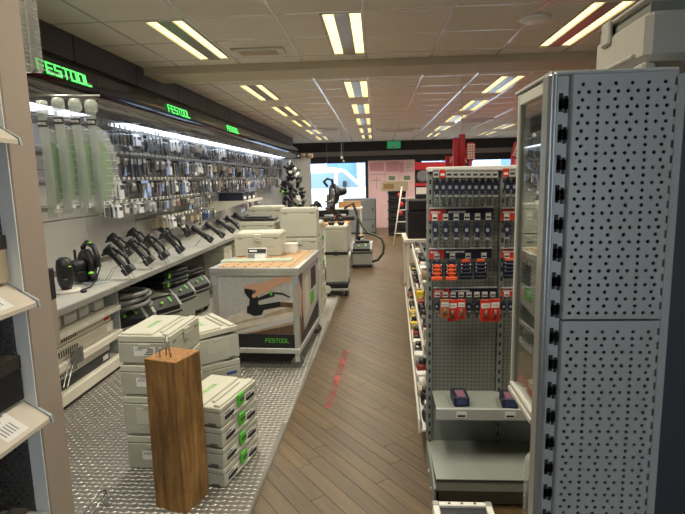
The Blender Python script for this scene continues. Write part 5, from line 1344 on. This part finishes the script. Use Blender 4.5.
# tool case on top of the stand
t = thing('beige_tool_case', 'beige plastic tool case lying on top of the display stand', 'tool case', (.70, 1.38, SZ + .011), D(-2))
M_bc = mat('beige_case_plastic', '#9b978c', .5, 0, var=.03, bump=.15, bscale=300)
q = MB(); q.cb(-.095, .14, -.15, .15, .02, .130, .014); part('lower_shell', q, M_bc, t)
q = MB(); q.cb(-.090, .135, -.145, .145, .136, .172, .016); part('upper_shell', q, M_bc, t)
part('seam', MB().bx(-.086, .131, -.141, .141, .12, .145), M_seam, t)
q = MB(); q.cb(-.104, -.09, -.10, .10, .035, .045, .003).cb(-.098, -.085, -.13, .13, .148, .154, .003); part('rib', q, M_bc, t)
for y in (-.1, .1): part('foot', MB().cb(-.09, -.06, y - .03, y + .03, 0, .022, .006), M_bc, t); part('foot', MB().cb(.09, .13, y - .03, y + .03, 0, .022, .006), M_bc, t)
part('latch', MB().cb(-.104, -.092, .04, .09, .10, .16, .004), M_bc, t); part('hinge', MB().cb(-.01, .02, -.158, -.15, .05, .09, .003).cb(-.01, .02, -.155, -.146, .10, .165, .003), M_bc, t)
# aluminium framed crate in front of the gondola
t = thing('alu_crate', 'white metal framed crate with a dark top before the gondola base', 'crate', (.325, 1.79, 0))
hz_ = .30; q = MB()
P0_ = (-.115, .115, -.12, .10)
q.cb(-.115, .115, .085, .11, hz_ - .025, hz_, .003).cb(-.115, .115, -.12, -.095, hz_ - .025, hz_, .003).cb(-.115, -.09, -.095, .085, hz_ - .025, hz_, .003).cb(.09, .115, -.095, .085, hz_ - .025, hz_, .003); part('top_frame', q, M_white, t)
for x in (-.1025, .1025):
    for y in (-.1075, .0975):
        part('corner_post', MB().cb(x - .0125, x + .0125, y - .0125, y + .0125, 0, hz_ - .025, .003), M_white, t)
        q = MB(); q.cb(x - .014, x + .014, y - .014, y + .014, hz_ - .02, hz_ + .003, .004); part('corner_cap', q, M_alu, t)
part('dark_top', MB().bx(-.09, .09, -.095, .085, hz_ - .02, hz_ - .012), M_dark, t)
q = MB()
for x in (-.05, .0, .05): q.cyl((x, .0975, hz_ - .002), (x, .0975, hz_ + .001), .006, 8)
part('screw', q, M_print, t)
for a in ((-.11, -.105, -.1, .09), (.105, .11, -.1, .09), (-.1, .1, -.115, -.11), (-.1, .1, .10, .105)): part('side_board', MB().bx(*a, .02, hz_ - .03), M_greyp, t)
# ============================================================ BACK OF THE SHOP
# ceiling fittings
def vent(label, x, y, w, d, name='ceiling_vent'):
    t = thing(name, label, 'ceiling vent', (x, y, CEIL)); part('frame', MB().cb(-w / 2, w / 2, -d / 2, d / 2, -.022, -.004, .006), M_white, t)
    q = MB()
    for k in range(5): yy = -d * .3 + k * d * .15; q.bx(-w * .36, w * .36, yy - .008, yy + .008, -.026, -.022)
    part('slat', q, M_beam, t); return t
vent('flat ceiling vent on the near ceiling left of the middle light', -1.0, 4.66, .46, .22)
vent('wide ceiling air unit beyond the middle light column', .54, 12.8, 1.05, .7); vent('ceiling air unit left of the middle light column far off', -1.03, 12.05, .5, .5); vent('ceiling air unit above the red posts', 2.05, 11.05, .7, .5)
t = thing('smoke_detector', 'round white ceiling disc near the right hand light', 'smoke detector', (1.17, 4.04, CEIL)); q = MB(); q.lathe([(.0001, -.028), (.09, -.026), (.105, -.014), (.108, -.003)], (0, 0, 0), 24); part('cover', q, mat('detector_white', '#f2f0ec', .4), t); q = MB(); q.lathe([(.10, -.008), (.118, -.006), (.118, -.003)], (0, 0, 0), 24); part('rim', q, M_white, t)
# exit sign
t = thing('exit_sign', 'green emergency exit sign with a white arrow over the shop front', 'exit sign', (.588, BACK - .06, 2.57)); part('box', MB().cb(-.21, .21, -.02, .05, -.11, .11, .006), glow('exit_green', '#2f8f63', .55), t)
q = MB(); q.bx(-.03, .03, -.022, -.02, -.01, .06).poly([(-.07, -.0215, -.01), (.07, -.0215, -.01), (0, -.0215, -.075)]); part('arrow', q, M_paper, t)
q = MB(); q.bx(-.2, .2, -.0215, -.02, .098, .104).bx(-.2, .2, -.0215, -.02, -.104, -.098); part('border', q, M_paper, t)
# pendant cords from the ceiling
for i, (x, y, z1) in enumerate(((-.76, 11.9, 2.05), (-1.45, 15.8, 1.95), (-.95, 15.8, 2.1))):
    t = thing('pendant_cord', ('long thin cord hanging from the ceiling before the window', 'left short cord hanging at the window', 'right short cord hanging at the window')[i], 'cord', (x, y, CEIL)); part('cord', MB().cyl((0, 0, -.003), (0, 0, z1 - CEIL), .006, 6), M_greyp, t); part('bulb', MB().lathe([(.0001, -.05), (.03, -.03), (.03, 0), (.01, .02)], (0, 0, z1 - CEIL), 10), M_white, t)
# poster wall inside the second window
M_pink = mat('pink_poster', '#e3bcc0', .6, 0, var=.06, vscale=4); M_pink2 = mat('pink_dark_print', '#c58d98', .6)
t = thing('window_poster', 'large pale pink poster panel standing at the shop window', 'poster', (.51, BACK - .12, .0))
q = MB(); q.bx(-.73, .72, -.02, .02, 0, 2.10, 0)
part('sheet', q, M_pink, t)
q = MB()
for a in ((-.68, -.24, 1.48, 1.74), (-.17, .24, 1.45, 1.76), (.26, .38, 1.42, 1.74)): q.bx(a[0], a[1], -.0215, -.02, a[2], a[3], 0)
for i in range(5): q.bx(.42, .68, -.0215, -.02, 1.44 + i * .06, 1.455 + i * .06, 1)
for x0 in (-.205, .25): q.bx(x0, x0 + .008, -.0215, -.02, .9, 1.8, 1)
q.bx(-.68, -.20, -.0215, -.02, 1.36, 1.375, 1); q.bx(-.48, -.465, -.0215, -.02, .9, 1.30, 1).bx(-.62, -.33, -.0215, -.02, 1.18, 1.2, 1)
text_mb('SALE', .16, .0004, 1, q, T(-.46, -.023, 1.61) @ Rx(math.pi / 2)) if False else None
q.xf(0, T(0, 0, .3)); part('print', q, [M_pink2, mat('pink_line_print', '#8d7f88', .6)], t)
# grey steel locker with two doors
t = thing('steel_locker', 'low grey steel locker with a tall and a short door by the window', 'locker', (-.45, 14.5, 0))
M_lock = mat('locker_grey', '#84888a', .4, .3)
part('body', MB().cb(-.46, .46, 0, .5, .02, 1.0, .006), mat('locker_dark', '#55595b', .45, .2), t)
for x0, x1, z0, z1 in ((-.43, .43, .42, .97), (-.43, .43, .06, .40)): dr = part('door', MB().cb(x0, x1, -.012, .004, z0, z1, .004), M_lock, t); part('handle', MB().cb(x1 - .08, x1 - .05, -.03, -.012, (z0 + z1) / 2 - .05, (z0 + z1) / 2 + .05, .004), M_dark, dr)
part('plinth', MB().bx(-.44, .44, .03, .47, 0, .02), M_black, t)
# black crates with red stickers
for i in range(5):
    z = .004 + i * .24
    t = thing('stacking_crate', ('lowest', 'second', 'third', 'fourth', 'topmost')[i] + ' black stacking crate by the window' + (' with a red sticker' if i > 1 else ''), 'crate', (.575, 14.2, z), D(2), group='black stacking crates by the window')
    part('shell', MB().cb(-.23, .23, -.16, .16, 0, .17, .015).cb(-.245, .245, -.175, .175, .165, .235, .01), M_black, t); part('handle', MB().cb(-.08, .08, -.185, -.17, .09, .12, .004), M_dark, t); part('front_panel', MB().cb(-.19, .19, -.168, -.155, .03, .08, .004), M_dark, t)
    if i > 1: q = MB(); q.lathe([(.075, 0), (.075, .003), (.0001, .003)], (0, 0, 0), 6); q.xf(0, T(.07 + .03 * (i % 2), -.179, .13) @ Rx(math.pi / 2)); part('sticker', q, mat('red_sticker', '#d8434a', .5), t)
t = thing('open_carton', 'beige open carton on top of the crates by the window', 'box', (.50, 14.25, 1.206), D(4)); q = MB(); q.bx(-.36, .36, -.2, -.19, 0, .25).bx(-.36, .36, .19, .2, 0, .25).bx(-.36, -.35, -.19, .19, 0, .25).bx(.35, .36, -.19, .19, 0, .25).bx(-.36, .36, -.19, .19, 0, .008); part('shell', q, M_tan, t); part('inner_box', MB().cb(-.3, -.02, -.205, .1, .06, .2, .004), M_card, t)
for i, x in enumerate((-.05, .36)): t = thing('photo_card', ('left', 'right')[i] + ' small photo card standing on the carton by the window', 'card', (.50 + x, 14.3, 1.46), D(3)); part('card', MB().bx(-.11, .11, 0, .01, 0, .17), M_paper, t); part('photo', MB().bx(-.09, .09, -.001, 0, .03, .15), mat('photo_green', '#6d7a5c', .6, 0, var=.3, vscale=20), t)
# white slanted ladder
t = thing('step_ladder', 'white folding ladder leaning near the black crates', 'ladder', (.55, 12.2, 0)); 
for s in (-.03, .32): part('rail', MB().tube([(s - .12, -.25, 0), (s + .1, .1, 1.35)], .018, 6), M_white, t)
for k in range(4): f = .2 + k * .2; part('rung', MB().cyl((-.03 - .12 + .22 * f, -.25 + .35 * f, 1.35 * f), (.32 - .12 + .22 * f, -.25 + .35 * f, 1.35 * f), .014, 6), M_white, t)
# white table with the black cabinets on it, chair behind
t = thing('white_table', 'white table on square legs carrying black boxes beside the gondola', 'table', (.9, 7.3, 0)); part('table_top', MB().cb(-.52, .5, -.42, .42, .70, .75, .006), M_cream, t)
for x in (-.49, .46):
    for y in (-.40, .36): part('leg', MB().cb(x, x + .04, y, y + .04, 0, .70, .004), M_cream, t)
for z, h, lb, w in ((.752, .37, 'large black steel box on the white table', .26), (1.124, .14, 'shallow black steel box on top of the large one', .25)):
    t = thing('black_box', lb, 'box', (.69, 7.2, z)); part('body', MB().cb(-w, w, -.25, .25, 0, h, .006), mat('matte_black_steel', '#16171a', .4, .1), t); part('door', MB().cb(-w + .015, w - .015, -.256, -.249, .015, h - .015, .004), M_black, t); part('handle', MB().cb(.10, .16, -.266, -.256, h * .75, h * .80, .003), M_dark, t)
def chair(loc, rz):
    t = thing('office_chair', 'dark office chair on casters under the white table', 'chair', loc, rz)
    q = MB(); q.cyl((0, 0, .10), (0, 0, .42), .025, 10); part('column', q, M_dark, t)
    for k in range(5):
        a = k * 2 * math.pi / 5; q = MB(); q.tube([(0, 0, .11), (.16 * math.cos(a), .16 * math.sin(a), .09), (.27 * math.cos(a), .27 * math.sin(a), .075)], [.022, .018, .014], 8); lg = part('leg', q, M_black, t)
        q = MB(); q.lathe([(.0001, -.02), (.03, -.018), (.03, .018), (.0001, .02)], (0, 0, 0), 10); q.xf(0, T(.27 * math.cos(a), .27 * math.sin(a), .032) @ Rz(a) @ Rx(math.pi / 2)); part('caster', q, M_redpaint if k % 2 else M_rubber, lg)
    part('seat', MB().cb(-.23, .23, -.22, .22, .42, .49, .03), M_black, t); part('backrest', MB().cb(-.21, .21, .20, .25, .55, .68, .03), M_black, t); part('back_post', MB().tube([(0, .1, .42), (0, .26, .45), (0, .24, .6)], .018, 8), M_dark, t)
chair((.78, 8.45, 0), D(30))
t = thing('extension_lead', 'thin black cord snaking over the wooden floor by the white table', 'cord', (.3, 7.5, 0)); P = [onz(*q, .004) for q in ((402, 240), (401, 250), (404, 262), (405, 270), (401, 280), (403, 286))]; wpart('cord', MB().tube(P, .004, 5), M_black, t)
# red posts, lamps and sign behind the gondola
t = thing('red_display_post', 'tall dark red display post hung from the ceiling cord', 'display post', (.99, 6.0, 0)); wpart('column', MB().cb(.953, 1.016, 6.0, 6.07, 0, 2.04, .004), M_redpaint, t); wpart('base', MB().cb(.951, 1.05, 5.97, 6.12, 0, .03, .004), M_redpaint, t)
t2 = thing('red_display_post', 'shorter dark red display post left of the tall one', 'display post', (.92, 6.0, 0)); wpart('column', MB().cb(.888, .948, 6.02, 6.09, 0, 1.99, .004), M_redpaint, t2); wpart('cap', MB().cb(.885, .950, 6.017, 6.093, 1.99, 2.0, .002), M_redpaint, t2)
P = onz(466, 65, CEIL); t = thing('hanging_cable', 'pale cord dropping from the ceiling to the tall red post', 'cord', (P.x, P.y, CEIL)); wpart('cord', MB().tube([(P.x, P.y + .25, CEIL - .003), (.985, 6.03, 2.06)], .005, 6), M_white, t); wpart('plug', MB().cyl((.985, 6.03, 2.05), (.985, 6.03, 2.09), .014, 8), M_white, t)
def lamp(label, X, Y, z0, tilt):
    t = thing('work_lamp', label, 'work lamp', (X, Y, z0), D(0)); a = tilt
    q = MB(); q.cb(-.05, .05, -.02, .03, .06, .26, .03); q.xf(0, Ry(a)); part('housing', q, M_redpaint, t); q = MB(); q.cb(-.036, .036, -.026, -.018, .08, .24, .02); q.xf(0, Ry(a)); ln = part('lens', q, mat('lamp_lens', '#d8d2c0', .3), t)
    q = MB()
    for k in range(5): q.bx(-.036, .036, -.031, -.027, .10 + k * .028, .106 + k * .028)
    for k in (-.012, .012): q.bx(k - .003, k + .003, -.031, -.027, .085, .235)
    q.xf(0, Ry(a)); part('grille', q, M_redpaint, ln); part('stem', MB().cyl((0, 0, -1.25), (0, 0, .09), .015, 8), M_redpaint, t)
    q = MB(); q.lathe([(.10, 0), (.10, .02), (.0001, .03)], (0, 0, -z0), 16); q.cyl((0, 0, -z0 + .01), (0, 0, -1.2), .012, 8); part('base', q, M_redpaint, t)
lamp('red work lamp with a white grille right of the red posts', 1.045, 5.82, 1.675, 0); lamp('red work lamp tilted over beside the glass cabinet', 1.54, 6.0, 1.70, .35)
a = ony(445.5, 156, 6.4); b = ony(462, 166, 6.4)
t = thing('red_sign', 'red sign with white letters half hidden by the red posts', 'sign', ((a.x + b.x) / 2, 6.4, 0)); wpart('board', MB().bx(a.x, b.x + .05, 6.4, 6.42, 1.2, a.z), mat('bright_red_sign', '#c42a36', .5), t); wpart('lettering', text_mb('FLEX', .10, .001, 0, None, T(a.x + .045, 6.398, a.z - .055) @ Rx(math.pi / 2), 'LEFT', .15, .002), M_paper, t); wpart('stand_leg', MB().bx(a.x + .05, a.x + .09, 6.405, 6.42, 0, 1.2).bx(b.x, b.x + .04, 6.405, 6.42, 0, 1.2), M_redpaint, t); wpart('stand_base', MB().bx(a.x, b.x + .05, 6.32, 6.52, 0, .02), M_redpaint, t)
# red framed poster with a wheel picture
t = thing('red_poster_stand', 'red topped poster stand showing a dark grinding disc', 'poster stand', (.9, 10.2, 0)); a = ony(415, 163, 10.2); b = ony(429, 199, 10.2)
wpart('board', MB().bx(a.x, b.x + .5, 10.2, 10.23, .3, a.z), M_black, t); wpart('red_header', MB().bx(a.x - .01, b.x + .5, 10.19, 10.2, a.z - .13, a.z + .01).bx(a.x - .01, b.x + .5, 10.19, 10.2, a.z - .44, a.z - .39), mat('bright_red_sign', '#c42a36'), t)
q = MB(); q.lathe([(.07, 0), (.115, 0), (.115, .006), (.07, .006)], (0, 0, 0), 24); q.xf(0, T(a.x + .15, 10.198, a.z - .26) @ Rx(math.pi / 2)); wpart('disc', q, M_grey_print, t); wpart('lower_print', MB().bx(a.x + .02, b.x + .4, 10.19, 10.2, a.z - .6, a.z - .47), M_paper, t); wpart('foot', MB().bx(a.x, b.x + .5, 10.05, 10.38, 0, .02).bx(a.x + .1, a.x + .14, 10.2, 10.23, 0, .3), M_black, t)
# pink red wall graphics at right, seen above the gondola
t = thing('red_wall_display', 'red and pink display wall along the right side of the shop', 'display wall', (3.2, 9.2, 0)); wpart('panel', MB().bx(2.95, 3.0, 7.4, 11.4, 0, 2.25), mat('bright_red_sign', '#c42a36'), t); wpart('header_band', MB().bx(2.94, 2.95, 7.4, 11.4, 1.9, 2.2), mat('pink_header', '#d47a86', .5), t)
for y in (7.6, 9.0, 10.4): wpart('shelf', MB().bx(2.65, 2.95, y, y + .95, 1.2, 1.23), M_greyp, t)
# ---- far end of the left wall: partition panels, tree-like tool stand, shelf with dark boxes
t = thing('grey_partition', 'pale grey panelled partition at the window end of the left wall', 'partition', (-2.2, 14.55, 0))
for i in range(2):
    for k in range(4): wpart('panel', MB().cb(-2.62 + i * .40, -2.225 + i * .40, 14.5, 14.53, .02 + k * .53, .54 + k * .53, .006), M_wp, t)
wpart('frame', MB().bx(-2.64, -1.80, 14.53, 14.56, 0, 2.15), M_greyp, t)
for i, lb in enumerate(('small brown carton on top of the far header, left', 'small brown carton on top of the far header, right')): carton(lb, -2.0 + .2 * i, 14.53, 2.152, .12, .04, .12, M_card, M_tan)
t = thing('tool_tree', 'conical stand crowded with small black tools near the window', 'display stand', (-1.86, 11.6, 0)); part('pole', MB().cyl((0, 0, 0), (0, 0, 1.98), .02, 8), M_steel, t); part('base', MB().lathe([(.3, 0), (.3, .03), (.0001, .04)], (0, 0, 0), 20), M_dark, t)
rt = random.Random(4)
for k in range(90):
    f = k / 90; zz = .55 + 1.38 * f; r = .30 * (1 - f) + .04; a = k * 2.4; q = MB(); q.tube([(0, 0, 0), (.0, 0, .07), (.03, 0, .15)], [.03, .042, .028], 6)
    o = part('hung_tool', q, [M_body if rt.random() < .82 else (M_paper if rt.random() < .85 else M_tg)], t); o.location = (r * math.cos(a), r * math.sin(a), zz - .05); o.rotation_euler = (rt.uniform(-1, 1), rt.uniform(-1, 1), a)
for k in range(11): f = k / 11; r = .34 * (1 - f) + .05; a = k * 2.4; part('peg', MB().cyl((0, 0, .55 + 1.38 * f), (r * math.cos(a), r * math.sin(a), .55 + 1.38 * f), .006, 5), M_steel, t)
t = thing('wall_shelf', 'cream angled shelf on the left wall holding dark boxes', 'shelf', (-2.5, 9.3, 1.32)); wpart('board', MB().bx(-2.9, -2.15, 8.6, 9.7, 1.22, 1.24).prism([(-2.9, 1.0), (-2.15, 1.22), (-2.9, 1.22)], 8.6, 8.62, 'y'), M_cream, t); wpart('front_lip', MB().bx(-2.15, -2.14, 8.6, 9.7, 1.215, 1.26), M_white, t)
for i in range(3): carton(('left', 'middle', 'right')[i] + ' dark navy box on the cream wall shelf', -2.45, 8.78 + i * .33, 1.241, .42, .28, .135, M_navy if i < 2 else M_black, M_black)
# far goods under the wall: row of pale cases on the floor
for i in range(4):
    z = ZF
    for k in range(3): systainer('%s pale case of the %s floor stack under the far display shelves' % (('lowest', 'middle', 'top')[k], ('nearest', 'second', 'third', 'farthest')[i]), (-2.3 + .05 * i, 7.3 + i * .55, z), D(90), .21, latch='grey', logo=False, side='none', body=M_lid, group='far floor stacks under the display shelves'); z += .211
t = thing('small_table', 'small white table with timber offcuts before the locker', 'table', (-.62, 12.3, 0)); part('table_top', MB().cb(-.3, .3, -.3, .3, .85, .89, .005), M_cream, t)
for x in (-.28, .25):
    for y in (-.28, .25): part('leg', MB().cb(x, x + .035, y, y + .035, 0, .85, .004), M_cream, t)
for i in range(3): t = thing('timber_offcut', ('lowest', 'middle', 'upper')[i] + ' timber offcut piled on the small white table', 'timber', (-.62, 12.25 + .03 * i, .892 + i * .046), D(8 * i)); part('board', MB().cb(-.26, .26, -.06, .06, 0, .045, .003), mat('bench_wood', '#a57d52'), t); part('end_grain', MB().bx(.26, .262, -.058, .058, .002, .043), mat('sawn_end_grain', '#8a5a32'), t)
t = thing('upright_tool', 'dark hose and tool bundle leaning between bench and small table', 'hose', (-.5, 10.2, 0)); part('hose', MB().tube([(0, 0, .05), (.12, 0, .4), (.15, .1, .8), (.05, .1, 1.08), (-.1, .05, 1.0), (-.12, 0, .6), (-.05, 0, .04)], .03, 8), M_rubber, t); part('cuff', MB().cyl((-.05, 0, 0), (-.05, 0, .12), .04, 8), M_dark, t)

# ============================================================ STREET
van = thing('white_van', 'white van parked in the street outside the shop window', 'van', (-2.2, 21.0, -.12))
prof_ = [(-2.6, .35), (-2.6, 2.0), (-2.45, 2.12), (.6, 2.12), (.95, 2.05), (1.75, 1.30), (2.55, 1.05), (2.72, .8), (2.72, .35)]
part('body', MB().prism(prof_, -.95, .95, 'y'), mat('van_white', '#f4f5f6', .3, 0), van)
q = MB(); q.prism([(.75, 1.9), (.95, 1.95), (1.6, 1.35), (.75, 1.32)], -.965, -.95, 'y').prism([(-.3, 1.9), (.62, 1.92), (.62, 1.32), (-.3, 1.32)], -.965, -.95, 'y'); part('window', q, mat('van_glass', '#8ba2b4', .1), van)
for x in (-1.7, 1.8): q = MB(); q.lathe([(.0001, -.1), (.22, -.1), (.34, -.08), (.34, .08), (.0001, .1)], (0, 0, 0), 20); q.xf(0, T(x, -.88, .34) @ Rx(math.pi / 2)); w = part('wheel', q, M_rubber, van); q = MB(); q.lathe([(.0001, .102), (.2, .101)], (0, 0, 0), 16); q.xf(0, T(x, -.88, .34) @ Rx(math.pi / 2)); part('hub', q, M_alu, w)
part('bumper', MB().cb(2.6, 2.78, -.93, .93, .35, .6, .03), M_dark, van); part('side_mirror', MB().cb(.95, 1.1, -1.15, -.96, 1.35, 1.6, .03), M_dark, van); part('door_seam', MB().bx(.66, .675, -.953, -.95, .5, 2.0).bx(-.36, -.345, -.953, -.95, .5, 2.0), M_grey_print, van)
bld = thing('street_building', 'pale blue grey building across the street behind the van', 'building', (0, 33, -.12))
part('facade', MB().bx(-16, 18, 0, 1, 0, 11), mat('facade_blue_grey', '#a9bcd6', .7, 0, var=.1, vscale=.4), bld)
for i in range(9):
    for k in range(3):
        x = -14 + i * 3.6; z = .8 + k * 3.4; w = part('window', MB().cb(x, x + 2.2, -.08, .02, z, z + 2.2, .03), mat('facade_frame', '#e4e8ee', .5), bld); part('pane', MB().bx(x + .15, x + 2.05, -.10, -.08, z + .15, z + 2.05), mat('facade_pane', '#5f86c4', .15, 0, var=.2, vscale=1), w)

# bent wire stand lying on the tread plate at the lower left
t = thing('wire_stand', 'bent bare wire stand lying on the tread plate in front', 'wire stand', onz(95, 505, .01))
P = [onz(84, 514, .02), onz(98, 492, .05), onz(106, 490, .05)]; Q = [onz(92, 516, .02), onz(104, 495, .05), onz(106, 490, .05), onz(107, 500, .02)]
wpart('wire', MB().tube(P, .004, 6).tube(Q, .004, 6), M_steel, t); wpart('end_plate', MB().box(onz(107, 500, .03), (.014, .006, .05)), M_greyp, t)
